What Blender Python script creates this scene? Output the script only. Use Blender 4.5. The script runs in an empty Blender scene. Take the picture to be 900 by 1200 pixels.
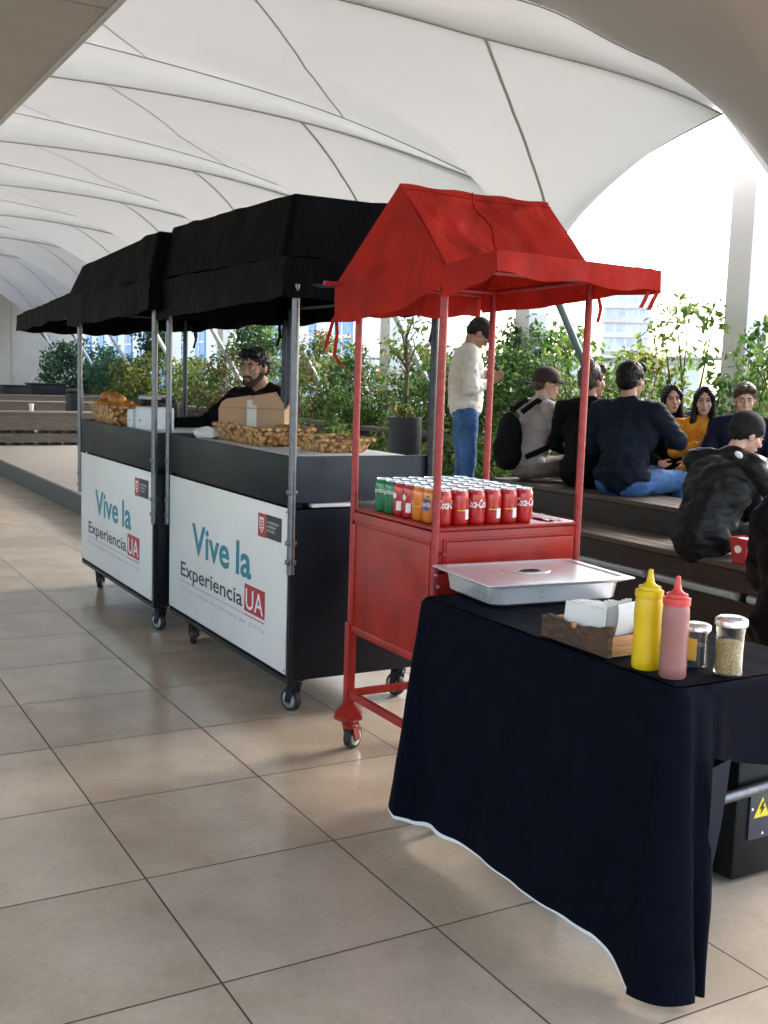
import bpy, bmesh, math, random
import numpy as np
from mathutils import Vector, Matrix, noise, Euler
random.seed(7); rng = np.random.default_rng(7)
S = bpy.context.scene
COL = S.collection
PI = math.pi
R = math.radians

# ------------------------------------------------------------------ materials
def newmat(name):
    m = bpy.data.materials.new(name); m.use_nodes = True
    nt = m.node_tree
    b = nt.nodes['Principled BSDF']
    return m, nt, b
def N(nt, t, **kw):
    n = nt.nodes.new(t)
    for k, v in kw.items():
        if hasattr(n, k): setattr(n, k, v)
        else: n.inputs[k].default_value = v
    return n
def L(nt, a, b): nt.links.new(a, b)
def math_n(nt, op, a, b=None):
    n = nt.nodes.new('ShaderNodeMath'); n.operation = op
    for i, v in enumerate((a, b)):
        if v is None: continue
        if isinstance(v, (int, float)): n.inputs[i].default_value = v
        else: nt.links.new(v, n.inputs[i])
    return n.outputs[0]
def mat(name, col, rough=.6, metal=0., var=.15, scale=8., bump=0., bscale=40., stretch=None, spec=.5, rvar=.1, coat=0., sheen=0., trans=0.):
    """general purpose: noise varied colour and roughness, optional bump"""
    m, nt, b = newmat(name)
    tc = N(nt, 'ShaderNodeTexCoord'); mp = N(nt, 'ShaderNodeMapping')
    L(nt, tc.outputs['Object'], mp.inputs['Vector'])
    if stretch: mp.inputs['Scale'].default_value = stretch
    nz = N(nt, 'ShaderNodeTexNoise'); nz.inputs['Scale'].default_value = scale; nz.inputs['Detail'].default_value = 6
    nz.inputs['Roughness'].default_value = .6
    L(nt, mp.outputs[0], nz.inputs['Vector'])
    cr = N(nt, 'ShaderNodeValToRGB')
    cr.color_ramp.elements[0].position = .3; cr.color_ramp.elements[1].position = .7
    c0 = [max(0, c * (1 - var)) for c in col]; c1 = [min(1, c * (1 + var)) for c in col]
    cr.color_ramp.elements[0].color = (*c0, 1); cr.color_ramp.elements[1].color = (*c1, 1)
    L(nt, nz.outputs['Fac'], cr.inputs[0]); L(nt, cr.outputs[0], b.inputs['Base Color'])
    mr = N(nt, 'ShaderNodeMapRange'); mr.inputs['To Min'].default_value = max(.02, rough - rvar); mr.inputs['To Max'].default_value = min(1, rough + rvar)
    L(nt, nz.outputs['Fac'], mr.inputs['Value']); L(nt, mr.outputs[0], b.inputs['Roughness'])
    b.inputs['Metallic'].default_value = metal
    b.inputs['Specular IOR Level'].default_value = spec
    if coat: b.inputs['Coat Weight'].default_value = coat; b.inputs['Coat Roughness'].default_value = .15
    if sheen: b.inputs['Sheen Weight'].default_value = sheen; b.inputs['Sheen Roughness'].default_value = .5
    if bump:
        n2 = N(nt, 'ShaderNodeTexNoise'); n2.inputs['Scale'].default_value = bscale; n2.inputs['Detail'].default_value = 4
        L(nt, mp.outputs[0], n2.inputs['Vector'])
        bp = N(nt, 'ShaderNodeBump'); bp.inputs['Strength'].default_value = bump; bp.inputs['Distance'].default_value = .01
        L(nt, n2.outputs['Fac'], bp.inputs['Height']); L(nt, bp.outputs[0], b.inputs['Normal'])
    if trans:
        tr = N(nt, 'ShaderNodeBsdfTranslucent'); L(nt, cr.outputs[0], tr.inputs['Color'])
        mx = N(nt, 'ShaderNodeMixShader'); mx.inputs[0].default_value = trans
        out = nt.nodes['Material Output']
        L(nt, b.outputs[0], mx.inputs[1]); L(nt, tr.outputs[0], mx.inputs[2]); L(nt, mx.outputs[0], out.inputs['Surface'])
    return m

M = {}
M['black_paint'] = mat('black_paint', (.005, .0055, .007), .42, var=.3, bump=.05, spec=.25)
M['dark_sheet'] = mat('dark_sheet', (.008, .010, .011), .45, spec=.18, var=.2, scale=5, bump=.04)
M['blue_sheet'] = mat('blue_sheet', (.035, .043, .058), .30, var=.2, scale=5, bump=.04)
M['navy_panel'] = mat('navy_panel', (.004, .005, .010), .4, var=.3, scale=5, spec=.22)
M['steel_pole'] = mat('steel_pole', (.15, .155, .17), .38, 1., var=.25, scale=30)
M['dark_pole'] = mat('dark_pole', (.05, .053, .06), .4, 1., var=.3, scale=30)
M['white_panel'] = mat('white_panel', (.715, .695, .665), .42, var=.06, scale=2.2, bump=.02, bscale=6)
M['red_paint'] = mat('red_paint', (.32, .017, .011), .34, var=.28, scale=9, bump=.12, bscale=14, spec=.35)
M['red_pole'] = mat('red_pole', (.34, .022, .024), .36, var=.35, scale=40, bump=.2, bscale=90)
M['red_cloth'] = mat('red_cloth', (.37, .019, .012), .62, var=.30, scale=5, bump=.45, bscale=9, stretch=(2.2, .7, .7), trans=.16, spec=.12)
M['black_cloth'] = mat('black_cloth', (.0008, .0008, .0015), .62, var=.4, scale=6, bump=.35, bscale=9, stretch=(3, 3, .35), spec=.07)
M['table_cloth'] = mat('table_cloth', (.0027, .0035, .0090), .8, var=.3, scale=14, bump=.12, bscale=260, spec=.06)
M['cloth_lining'] = mat('cloth_lining', (.010, .012, .022), .8, var=.15, scale=14)
M['white_hem'] = mat('white_hem', (.78, .78, .76), .8, var=.05)
M['rubber'] = mat('rubber', (.012, .012, .012), .6)
M['rim'] = mat('rim', (.35, .36, .37), .4, .8, var=.2, scale=40)
M['chrome'] = mat('chrome', (.76, .77, .79), .30, .6, var=.06, scale=6)
M['silver_lid'] = mat('silver_lid', (.78, .78, .79), .28, .85, var=.08, scale=60)
M['can_red'] = mat('can_red', (.46, .014, .012), .25, .15, var=.06, coat=.5)
M['can_green'] = mat('can_green', (.005, .17, .062), .25, .15, var=.06, coat=.5)
M['can_orange'] = mat('can_orange', (.68, .19, .012), .25, .15, var=.06, coat=.5)
M['white_ink'] = mat('white_ink', (.80, .80, .80), .5, var=.04)
M['teal_ink'] = mat('teal_ink', (.015, .20, .27), .5, var=.06)
M['black_ink'] = mat('black_ink', (.015, .015, .017), .5, var=.1)
M['grey_ink'] = mat('grey_ink', (.33, .33, .34), .5, var=.05)
M['red_ink'] = mat('red_ink', (.42, .022, .026), .5, var=.06)
M['blue_ink'] = mat('blue_ink', (.02, .07, .33), .5, var=.06)
M['yellow_ink'] = mat('yellow_ink', (.72, .60, .03), .5, var=.05)
M['green_ink'] = mat('green_ink', (.05, .30, .06), .5, var=.05)
M['mustard'] = mat('mustard', (.70, .47, .004), .35, var=.06, scale=20, spec=.5)
M['pink_sauce'] = mat('pink_sauce', (.30, .125, .118), .35, var=.12, scale=14)
M['red_plastic'] = mat('red_plastic', (.62, .055, .05), .35, var=.06)
M['wood_box'] = mat('wood_box', (.50, .25, .105), .6, var=.25, scale=14, stretch=(1, 6, 6), bump=.15)
M['bark_side'] = mat('bark_side', (.075, .038, .02), .75, var=.5, scale=22, stretch=(1, 1, 3), bump=.9, bscale=26)
M['napkin'] = mat('napkin', (.80, .80, .79), .85, var=.04, bump=.2, bscale=60)
M['white_card'] = mat('white_card', (.74, .75, .78), .7, var=.05)
M['cardboard'] = mat('cardboard', (.42, .26, .15), .8, var=.1, scale=10, bump=.08)
M['tape'] = mat('tape', (.60, .56, .50), .4, var=.1)
M['bread'] = mat('bread', (.50, .20, .035), .42, var=.5, scale=14, bump=.1)
M['spice'] = mat('spice', (.35, .28, .13), .9, var=.5, scale=180, bump=.6, bscale=220)
M['dark_spice'] = mat('dark_spice', (.045, .05, .055), .9, var=.5, scale=180)
M['yellow_label'] = mat('yellow_label', (.60, .36, .05), .6)
M['wood_dark'] = mat('wood_dark', (.032, .018, .012), .55, var=.4, scale=7, stretch=(5, .6, 5), bump=.15)
M['wood_grey'] = mat('wood_grey', (.095, .070, .052), .6, var=.28, scale=7, stretch=(5, .6, 5), bump=.15)
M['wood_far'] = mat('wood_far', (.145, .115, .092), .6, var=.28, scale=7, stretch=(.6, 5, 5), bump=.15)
M['tube_grey'] = mat('tube_grey', (.50, .54, .57), .45, .3, var=.1)
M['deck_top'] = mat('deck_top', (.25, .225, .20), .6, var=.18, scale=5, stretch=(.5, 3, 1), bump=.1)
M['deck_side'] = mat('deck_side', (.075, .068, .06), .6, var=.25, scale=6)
M['white_paint'] = mat('white_paint', (.78, .78, .76), .5, var=.05, scale=2)
M['concrete'] = mat('concrete', (.42, .405, .38), .8, var=.1, scale=3, bump=.15)
M['soffit'] = mat('soffit', (.62, .585, .53), .7, var=.06, scale=2)
M['beige_wall'] = mat('beige_wall', (.62, .56, .47), .75, var=.06, scale=2)
M['strut'] = mat('strut', (.68, .69, .68), .45, .2, var=.08)
M['strut_blue'] = mat('strut_blue', (.16, .21, .235), .45, .3, var=.12)
M['pot'] = mat('pot', (.006, .007, .009), .5, var=.2)
M['soil'] = mat('soil', (.03, .022, .015), .95, var=.4, scale=40, bump=.5)
M['bark'] = mat('bark', (.11, .085, .06), .85, var=.35, scale=20, stretch=(4, 4, 1), bump=.5)
M['seam'] = mat('seam', (.46, .455, .44), .8, var=.05)
M['edge_cable'] = mat('edge_cable', (.36, .355, .345), .6, var=.1)
M['skin'] = mat('skin', (.44, .245, .17), .5, var=.10, scale=14, spec=.4)
M['skin_pale'] = mat('skin_pale', (.53, .33, .245), .5, var=.10, scale=14, spec=.4)
M['skin_tan'] = mat('skin_tan', (.36, .19, .125), .5, var=.10, scale=14, spec=.4)
M['lip'] = mat('lip', (.33, .11, .095), .45)
M['eye_white'] = mat('eye_white', (.62, .60, .57), .25, var=.03)
M['iris'] = mat('iris', (.018, .011, .008), .2)
M['hair_black'] = mat('hair_black', (.006, .005, .0045), .45, var=.5, scale=60, stretch=(1, 1, .2), bump=.6, bscale=90, spec=.22)
M['hair_brown'] = mat('hair_brown', (.045, .026, .017), .5, var=.5, scale=60, stretch=(1, 1, .2), bump=.6, bscale=90)
M['beard'] = mat('beard', (.022, .014, .010), .75, var=.5, scale=120, bump=.6, bscale=160)
M['wool_black'] = mat('wool_black', (.004, .004, .005), .9, var=.4, scale=80, bump=.5, bscale=140)
M['coat_black'] = mat('coat_black', (.0022, .0022, .003), .7, var=.4, scale=12, bump=.2, bscale=60, spec=.12)
M['shell_black'] = mat('shell_black', (.0035, .0035, .0045), .55, var=.15, scale=9, bump=.2, bscale=30, spec=.3)
M['denim_dark'] = mat('denim_dark', (.006, .010, .020), .8, var=.5, scale=16, bump=.25, bscale=90, spec=.15)
M['denim'] = mat('denim', (.035, .105, .26), .85, var=.45, scale=9, bump=.25, bscale=120)
M['denim_light'] = mat('denim_light', (.20, .29, .40), .85, var=.35, scale=9, bump=.25, bscale=120)
M['sweater_white'] = mat('sweater_white', (.66, .64, .58), .9, var=.06, scale=30, bump=.4, bscale=70)
M['tee_mauve'] = mat('tee_mauve', (.33, .295, .30), .85, var=.1, scale=10, bump=.2, bscale=50)
M['trousers_tan'] = mat('trousers_tan', (.20, .165, .14), .85, var=.15)
M['trousers_black'] = mat('trousers_black', (.004, .004, .005), .85, var=.3, spec=.12)
M['cap_brown'] = mat('cap_brown', (.028, .013, .010), .8, var=.2, scale=30)
M['cap_black'] = mat('cap_black', (.004, .004, .005), .8, var=.3, scale=30)
M['mustard_knit'] = mat('mustard_knit', (.68, .27, .015), .9, var=.2, scale=40, bump=.4, bscale=80)
M['navy_jacket'] = mat('navy_jacket', (.007, .009, .026), .8, var=.3, scale=12, spec=.15)
M['blue_puffer'] = mat('blue_puffer', (.03, .07, .26), .5, var=.3, scale=8)
M['shoe'] = mat('shoe', (.03, .03, .03), .6)
M['phone'] = mat('phone', (.01, .01, .012), .2)
M['backpack'] = mat('backpack', (.003, .003, .004), .75, var=.4, scale=20, bump=.2, spec=.12)
M['far_wall'] = mat('far_wall', (.82, .80, .79), .8, var=.05, scale=.2)
M['far_pink'] = mat('far_pink', (.78, .66, .63), .8, var=.1, scale=.2)
M['far_glass'] = mat('far_glass', (.62, .63, .66), .2, var=.3, scale=.3)
M['blue_glass'] = mat('blue_glass', (.16, .34, .62), .2, var=.2, scale=.3)
M['ground'] = mat('ground', (.20, .20, .18), .9, var=.3, scale=.05)

def wicker():
    m, nt, b = newmat('wicker')
    tc = N(nt, 'ShaderNodeTexCoord'); mp = N(nt, 'ShaderNodeMapping')
    L(nt, tc.outputs['Object'], mp.inputs[0])
    vo = N(nt, 'ShaderNodeTexVoronoi'); vo.inputs['Scale'].default_value = 42
    L(nt, mp.outputs[0], vo.inputs['Vector'])
    cr = N(nt, 'ShaderNodeValToRGB')
    cr.color_ramp.elements[0].color = (.72, .40, .15, 1); cr.color_ramp.elements[1].color = (.10, .040, .012, 1)
    cr.color_ramp.elements[0].position = .25; cr.color_ramp.elements[1].position = .75
    L(nt, vo.outputs['Distance'], cr.inputs[0]); L(nt, cr.outputs[0], b.inputs['Base Color'])
    bp = N(nt, 'ShaderNodeBump'); bp.inputs['Strength'].default_value = .8; bp.invert = True
    L(nt, vo.outputs['Distance'], bp.inputs['Height']); L(nt, bp.outputs[0], b.inputs['Normal'])
    b.inputs['Roughness'].default_value = .6
    return m
M['wicker'] = wicker()

def leafmat(name, stops, trans=.6):
    m, nt, b = newmat(name)
    g = N(nt, 'ShaderNodeNewGeometry')
    cr = N(nt, 'ShaderNodeValToRGB')
    el = cr.color_ramp.elements
    el[0].position, el[0].color = stops[0][0], (*stops[0][1], 1)
    el[1].position, el[1].color = stops[-1][0], (*stops[-1][1], 1)
    for p, c in stops[1:-1]:
        e = el.new(p); e.color = (*c, 1)
    L(nt, g.outputs['Random Per Island'], cr.inputs[0]); L(nt, cr.outputs[0], b.inputs['Base Color'])
    b.inputs['Roughness'].default_value = .45
    tr = N(nt, 'ShaderNodeBsdfTranslucent'); L(nt, cr.outputs[0], tr.inputs['Color'])
    mx = N(nt, 'ShaderNodeMixShader'); mx.inputs[0].default_value = trans
    L(nt, b.outputs[0], mx.inputs[1]); L(nt, tr.outputs[0], mx.inputs[2])
    L(nt, mx.outputs[0], nt.nodes['Material Output'].inputs['Surface'])
    return m
M['leaf_dark'] = leafmat('leaf_dark', [(0, (.025, .065, .017)), (.5, (.055, .125, .03)), (1, (.14, .22, .055))])
M['leaf_mid'] = leafmat('leaf_mid', [(0, (.05, .10, .02)), (.5, (.11, .20, .04)), (1, (.24, .31, .08))])
M['leaf_yellow'] = leafmat('leaf_yellow', [(0, (.05, .09, .015)), (.6, (.17, .20, .03)), (1, (.34, .30, .06))])
M['leaf_blue'] = leafmat('leaf_blue', [(0, (.03, .085, .045)), (.6, (.075, .18, .085)), (1, (.20, .33, .17))])
M['leaf_red'] = leafmat('leaf_red', [(0, (.035, .08, .018)), (.6, (.085, .15, .03)), (.85, (.22, .16, .06)), (1, (.34, .13, .08))])

def membrane(name='membrane', c0=(.64, .65, .64), c1=(.71, .72, .705), tr_=.10):
    m, nt, b = newmat(name)
    tc = N(nt, 'ShaderNodeTexCoord')
    nz = N(nt, 'ShaderNodeTexNoise'); nz.inputs['Scale'].default_value = .8; nz.inputs['Detail'].default_value = 4
    L(nt, tc.outputs['Object'], nz.inputs['Vector'])
    cr = N(nt, 'ShaderNodeValToRGB')
    cr.color_ramp.elements[0].color = (*c0, 1); cr.color_ramp.elements[1].color = (*c1, 1)
    L(nt, nz.outputs['Fac'], cr.inputs[0])
    L(nt, cr.outputs[0], b.inputs['Base Color'])
    b.inputs['Roughness'].default_value = .6
    tr = N(nt, 'ShaderNodeBsdfTranslucent'); L(nt, cr.outputs[0], tr.inputs['Color'])
    mx = N(nt, 'ShaderNodeMixShader'); mx.inputs[0].default_value = tr_
    L(nt, b.outputs[0], mx.inputs[1]); L(nt, tr.outputs[0], mx.inputs[2])
    L(nt, mx.outputs[0], nt.nodes['Material Output'].inputs['Surface'])
    return m
M['membrane'] = membrane()
M['grey_membrane'] = membrane('grey_membrane', (.47, .435, .405), (.53, .495, .465), .0)  # darker, beige-grey and without translucency, for the nearest bays

def tiles():
    m, nt, b = newmat('floor_tiles')
    tc = N(nt, 'ShaderNodeTexCoord'); sp = N(nt, 'ShaderNodeSeparateXYZ')
    L(nt, tc.outputs['Object'], sp.inputs[0])
    def axis(o, off):
        q = math_n(nt, 'DIVIDE', math_n(nt, 'SUBTRACT', o, off), .6)
        fl = math_n(nt, 'FLOOR', q)
        fr = math_n(nt, 'FRACT', q)
        d = math_n(nt, 'MINIMUM', fr, math_n(nt, 'SUBTRACT', 1., fr))
        return fl, math_n(nt, 'MULTIPLY', d, .6)
    fx, dx = axis(sp.outputs[0], .894); fy, dy = axis(sp.outputs[1], 2.277)
    d = math_n(nt, 'MINIMUM', dx, dy)
    gm = N(nt, 'ShaderNodeMapRange'); gm.interpolation_type = 'SMOOTHSTEP'
    gm.inputs['From Min'].default_value = .0014; gm.inputs['From Max'].default_value = .0042
    L(nt, d, gm.inputs['Value'])
    cx = N(nt, 'ShaderNodeCombineXYZ'); L(nt, fx, cx.inputs[0]); L(nt, fy, cx.inputs[1])
    wn = N(nt, 'ShaderNodeTexWhiteNoise'); wn.noise_dimensions = '3D'; L(nt, cx.outputs[0], wn.inputs['Vector'])
    # shift the mottling from tile to tile
    va = N(nt, 'ShaderNodeVectorMath'); va.operation = 'MULTIPLY_ADD'
    L(nt, wn.outputs['Color'], va.inputs[0]); va.inputs[1].default_value = (5, 5, 5); L(nt, tc.outputs['Object'], va.inputs[2])
    n1 = N(nt, 'ShaderNodeTexNoise'); n1.inputs['Scale'].default_value = 4.5; n1.inputs['Detail'].default_value = 3; n1.inputs['Roughness'].default_value = .5
    L(nt, va.outputs[0], n1.inputs['Vector'])
    n2 = N(nt, 'ShaderNodeTexNoise'); n2.inputs['Scale'].default_value = 55; n2.inputs['Detail'].default_value = 3
    L(nt, va.outputs[0], n2.inputs['Vector'])
    s = math_n(nt, 'ADD', math_n(nt, 'MULTIPLY', n1.outputs['Fac'], .70), math_n(nt, 'MULTIPLY', n2.outputs['Fac'], .30))
    s = math_n(nt, 'ADD', s, math_n(nt, 'MULTIPLY', math_n(nt, 'SUBTRACT', wn.outputs['Value'], .5), .22))
    cr = N(nt, 'ShaderNodeValToRGB')
    el = cr.color_ramp.elements
    el[0].position = .34; el[0].color = (.455, .370, .275, 1)
    el[1].position = .66; el[1].color = (.575, .480, .370, 1)
    e = el.new(.5); e.color = (.515, .425, .322, 1)
    L(nt, s, cr.inputs[0])
    mix = N(nt, 'ShaderNodeMix'); mix.data_type = 'RGBA'
    L(nt, gm.outputs[0], mix.inputs['Factor']); mix.inputs[6].default_value = (.065, .052, .04, 1); L(nt, cr.outputs[0], mix.inputs[7])
    L(nt, mix.outputs[2], b.inputs['Base Color'])
    mr = N(nt, 'ShaderNodeMapRange'); mr.inputs['To Min'].default_value = .16; mr.inputs['To Max'].default_value = .22
    L(nt, n1.outputs['Fac'], mr.inputs['Value'])
    rm = N(nt, 'ShaderNodeMix'); rm.data_type = 'FLOAT'; L(nt, gm.outputs[0], rm.inputs[0]); rm.inputs[2].default_value = .85; L(nt, mr.outputs[0], rm.inputs[3])
    L(nt, rm.outputs[0], b.inputs['Roughness'])
    bp = N(nt, 'ShaderNodeBump'); bp.inputs['Strength'].default_value = .5; bp.inputs['Distance'].default_value = .003
    L(nt, gm.outputs[0], bp.inputs['Height']); L(nt, bp.outputs[0], b.inputs['Normal'])
    b.inputs['Specular IOR Level'].default_value = .55
    return m
M['tiles'] = tiles()

def glassmat(name, col=(1, 1, 1), rough=.03, k=.10):
    """thin walled clear glass: mostly see-through with a fresnel gloss"""
    m, nt, b = newmat(name)
    nz = N(nt, 'ShaderNodeTexNoise'); nz.inputs['Scale'].default_value = 30
    bp = N(nt, 'ShaderNodeBump'); bp.inputs['Strength'].default_value = .05; L(nt, nz.outputs['Fac'], bp.inputs['Height'])
    tr = N(nt, 'ShaderNodeBsdfTransparent'); tr.inputs['Color'].default_value = (*col, 1)
    gl = N(nt, 'ShaderNodeBsdfGlossy'); gl.inputs['Roughness'].default_value = rough; L(nt, bp.outputs[0], gl.inputs['Normal'])
    lw = N(nt, 'ShaderNodeLayerWeight'); lw.inputs['Blend'].default_value = k + .12
    mx = N(nt, 'ShaderNodeMixShader'); L(nt, lw.outputs['Facing'], mx.inputs[0]); L(nt, tr.outputs[0], mx.inputs[1]); L(nt, gl.outputs[0], mx.inputs[2])
    L(nt, mx.outputs[0], nt.nodes['Material Output'].inputs['Surface'])
    return m
M['glass'] = glassmat('glass')
M['screen_glass'] = glassmat('screen_glass', (.93, .96, .97))

# ------------------------------------------------------------------ objects
def rootloc(o):
    while o.parent: o = o.parent
    return o.location
def tag(o, label, cat, group=None, kind=None):
    if label: o['label'] = label
    if cat: o['category'] = cat
    if group: o['group'] = group
    if kind: o['kind'] = kind
    return o
def thing(name, label, cat, loc=(0, 0, 0), group=None, rot=0):
    o = bpy.data.objects.new(name, None); COL.objects.link(o)
    o.empty_display_size = .1
    o.location = loc; o.rotation_euler = (0, 0, rot)
    return tag(o, label, cat, group)
def link(name, me, material=None, parent=None, label=None):
    o = bpy.data.objects.new(name, me); COL.objects.link(o)
    if material is not None:
        me.materials.clear()
        for mm in (material if isinstance(material, (list, tuple)) else [material]): me.materials.append(mm)
    if parent: o.parent = parent
    if label: o['label'] = label
    return o
def copy_tree(o, parent=None):
    c = o.copy(); COL.objects.link(c); c.parent = parent
    for ch in list(o.children): copy_tree(ch, c)
    return c

class MB:
    """collects shapes in WORLD coordinates, builds one mesh object local to its root"""
    def __init__(s): s.bm = bmesh.new()
    def box(s, a, b, bev=0., rot=None, piv=None, mi=0, seg=2):
        x0, y0, z0 = [min(p, q) for p, q in zip(a, b)]; x1, y1, z1 = [max(p, q) for p, q in zip(a, b)]
        t = bmesh.new()
        v = [t.verts.new(p) for p in ((x0, y0, z0), (x1, y0, z0), (x1, y1, z0), (x0, y1, z0), (x0, y0, z1), (x1, y0, z1), (x1, y1, z1), (x0, y1, z1))]
        for f in ((0, 3, 2, 1), (4, 5, 6, 7), (0, 1, 5, 4), (1, 2, 6, 5), (2, 3, 7, 6), (3, 0, 4, 7)):
            t.faces.new([v[i] for i in f]).material_index = mi
        if bev: bmesh.ops.bevel(t, geom=t.edges[:], offset=bev, segments=seg, affect='EDGES', profile=.5)
        if rot is not None:
            pv = Vector(piv) if piv is not None else Vector(((x0 + x1) / 2, (y0 + y1) / 2, (z0 + z1) / 2))
            bmesh.ops.transform(t, matrix=Matrix.Translation(pv) @ rot.to_4x4() @ Matrix.Translation(-pv), verts=t.verts)
        s.merge(t); return s
    def merge(s, t):
        me = bpy.data.meshes.new('tmp'); t.to_mesh(me); t.free(); s.bm.from_mesh(me); bpy.data.meshes.remove(me)
    def tube(s, pts, r, n=10, cap=True):
        pts = [Vector(p) for p in pts]
        rr = r if isinstance(r, (list, tuple)) else [r] * len(pts)
        rings = []
        up = Vector((0, 0, 1))
        for i, p in enumerate(pts):
            d = (pts[min(i + 1, len(pts) - 1)] - pts[max(i - 1, 0)]).normalized()
            a = d.cross(up)
            if a.length < 1e-3: a = d.cross(Vector((1, 0, 0)))
            a.normalize(); b = a.cross(d).normalized()
            rings.append([s.bm.verts.new(p + (a * math.cos(t) + b * math.sin(t)) * rr[i]) for t in [2 * PI * k / n for k in range(n)]])
        for q, w in zip(rings, rings[1:]):
            for k in range(n): s.bm.faces.new((q[k], q[(k + 1) % n], w[(k + 1) % n], w[k]))
        if cap:
            s.bm.faces.new(rings[0][::-1]); s.bm.faces.new(rings[-1])
        return s
    def lathe(s, prof, c=(0, 0, 0), n=24, axis='z'):
        c = Vector(c); rings = []
        for r, h in prof:
            ring = []
            for k in range(n):
                t = 2 * PI * k / n; x, y = r * math.cos(t), r * math.sin(t)
                p = (x, y, h) if axis == 'z' else ((h, x, y) if axis == 'x' else (x, h, y))
                ring.append(s.bm.verts.new(c + Vector(p)))
            rings.append(ring)
        for q, w in zip(rings, rings[1:]):
            for k in range(n): s.bm.faces.new((q[k], q[(k + 1) % n], w[(k + 1) % n], w[k]))
        s.bm.faces.new(rings[0][::-1]); s.bm.faces.new(rings[-1])
        return s
    def grid(s, fn, nu, nv, mi=0):
        g = [[s.bm.verts.new(fn(i / nu, j / nv)) for j in range(nv + 1)] for i in range(nu + 1)]
        for i in range(nu):
            for j in range(nv):
                s.bm.faces.new((g[i][j], g[i + 1][j], g[i + 1][j + 1], g[i][j + 1])).material_index = mi
        return s
    def quad(s, a, b, c, d, nu=1, nv=1, fn=None, mi=0):
        a, b, c, d = map(Vector, (a, b, c, d))
        def f(u, v):
            p = (a * (1 - u) + b * u) * (1 - v) + (d * (1 - u) + c * u) * v
            return fn(p, u, v) if fn else p
        return s.grid(f, nu, nv, mi)
    def poly(s, pts, mi=0):
        s.bm.faces.new([s.bm.verts.new(p) for p in pts]).material_index = mi; return s
    def prism(s, pts, d):
        """closed outline pts extruded by vector d"""
        d = Vector(d); a = [s.bm.verts.new(p) for p in pts]; b = [s.bm.verts.new(Vector(p) + d) for p in pts]
        s.bm.faces.new(a[::-1]); s.bm.faces.new(b); n = len(pts)
        for k in range(n): s.bm.faces.new((a[k], a[(k + 1) % n], b[(k + 1) % n], b[k]))
        return s
    def ell(s, c, r, rot=None, sub=2):
        t = bmesh.new(); bmesh.ops.create_icosphere(t, subdivisions=sub, radius=1)
        m = Matrix.Translation(c) @ (rot.to_4x4() if rot is not None else Matrix()) @ Matrix.Diagonal((*r, 1))
        bmesh.ops.transform(t, matrix=m, verts=t.verts); s.merge(t); return s
    def cap(s, p1, p2, r1, r2, n=12):
        p1, p2 = Vector(p1), Vector(p2); d = (p2 - p1); ln = d.length
        if ln < 1e-6: return s
        d /= ln
        pts, rr = [], []
        for a in (-80, -50, -25): pts.append(p1 + d * r1 * math.sin(R(a))); rr.append(r1 * math.cos(R(a)))
        pts.append(p1); rr.append(r1)
        for f in (.33, .66): pts.append(p1 + d * ln * f); rr.append(r1 + (r2 - r1) * f)
        pts.append(p2); rr.append(r2)
        for a in (25, 50, 80): pts.append(p2 + d * r2 * math.sin(R(a))); rr.append(r2 * math.cos(R(a)))
        a = d.cross(Vector((0, 0, 1)))
        if a.length < 1e-3: a = d.cross(Vector((1, 0, 0)))
        a.normalize(); b = a.cross(d).normalized()
        rings = [[s.bm.verts.new(p + (a * math.cos(t) + b * math.sin(t)) * q) for t in [2 * PI * k / n for k in range(n)]] for p, q in zip(pts, rr)]
        for q, w in zip(rings, rings[1:]):
            for k in range(n): s.bm.faces.new((q[k], q[(k + 1) % n], w[(k + 1) % n], w[k]))
        s.bm.faces.new(rings[0][::-1]); s.bm.faces.new(rings[-1])
        return s
    def mesh(s, name, off=(0, 0, 0), smooth=None, weld=0.):
        if weld: bmesh.ops.remove_doubles(s.bm, verts=s.bm.verts, dist=weld)
        bmesh.ops.recalc_face_normals(s.bm, faces=s.bm.faces)
        if any(off): bmesh.ops.translate(s.bm, vec=Vector(off), verts=s.bm.verts)
        me = bpy.data.meshes.new(name); s.bm.to_mesh(me); s.bm.free()
        if smooth is not None:
            me.polygons.foreach_set('use_smooth', [True] * len(me.polygons))
            if smooth < 179: me.set_sharp_from_angle(angle=R(smooth))
        return me
    def build(s, name, material, parent=None, smooth=35, label=None, weld=0., loc=None):
        off = (0, 0, 0)
        if parent is not None: off = -rootloc(parent)
        elif loc is not None: off = -Vector(loc)
        me = s.mesh(name, off, smooth, weld)
        o = link(name, me, material, parent, label)
        if parent is None and loc is not None: o.location = loc
        return o

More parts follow.
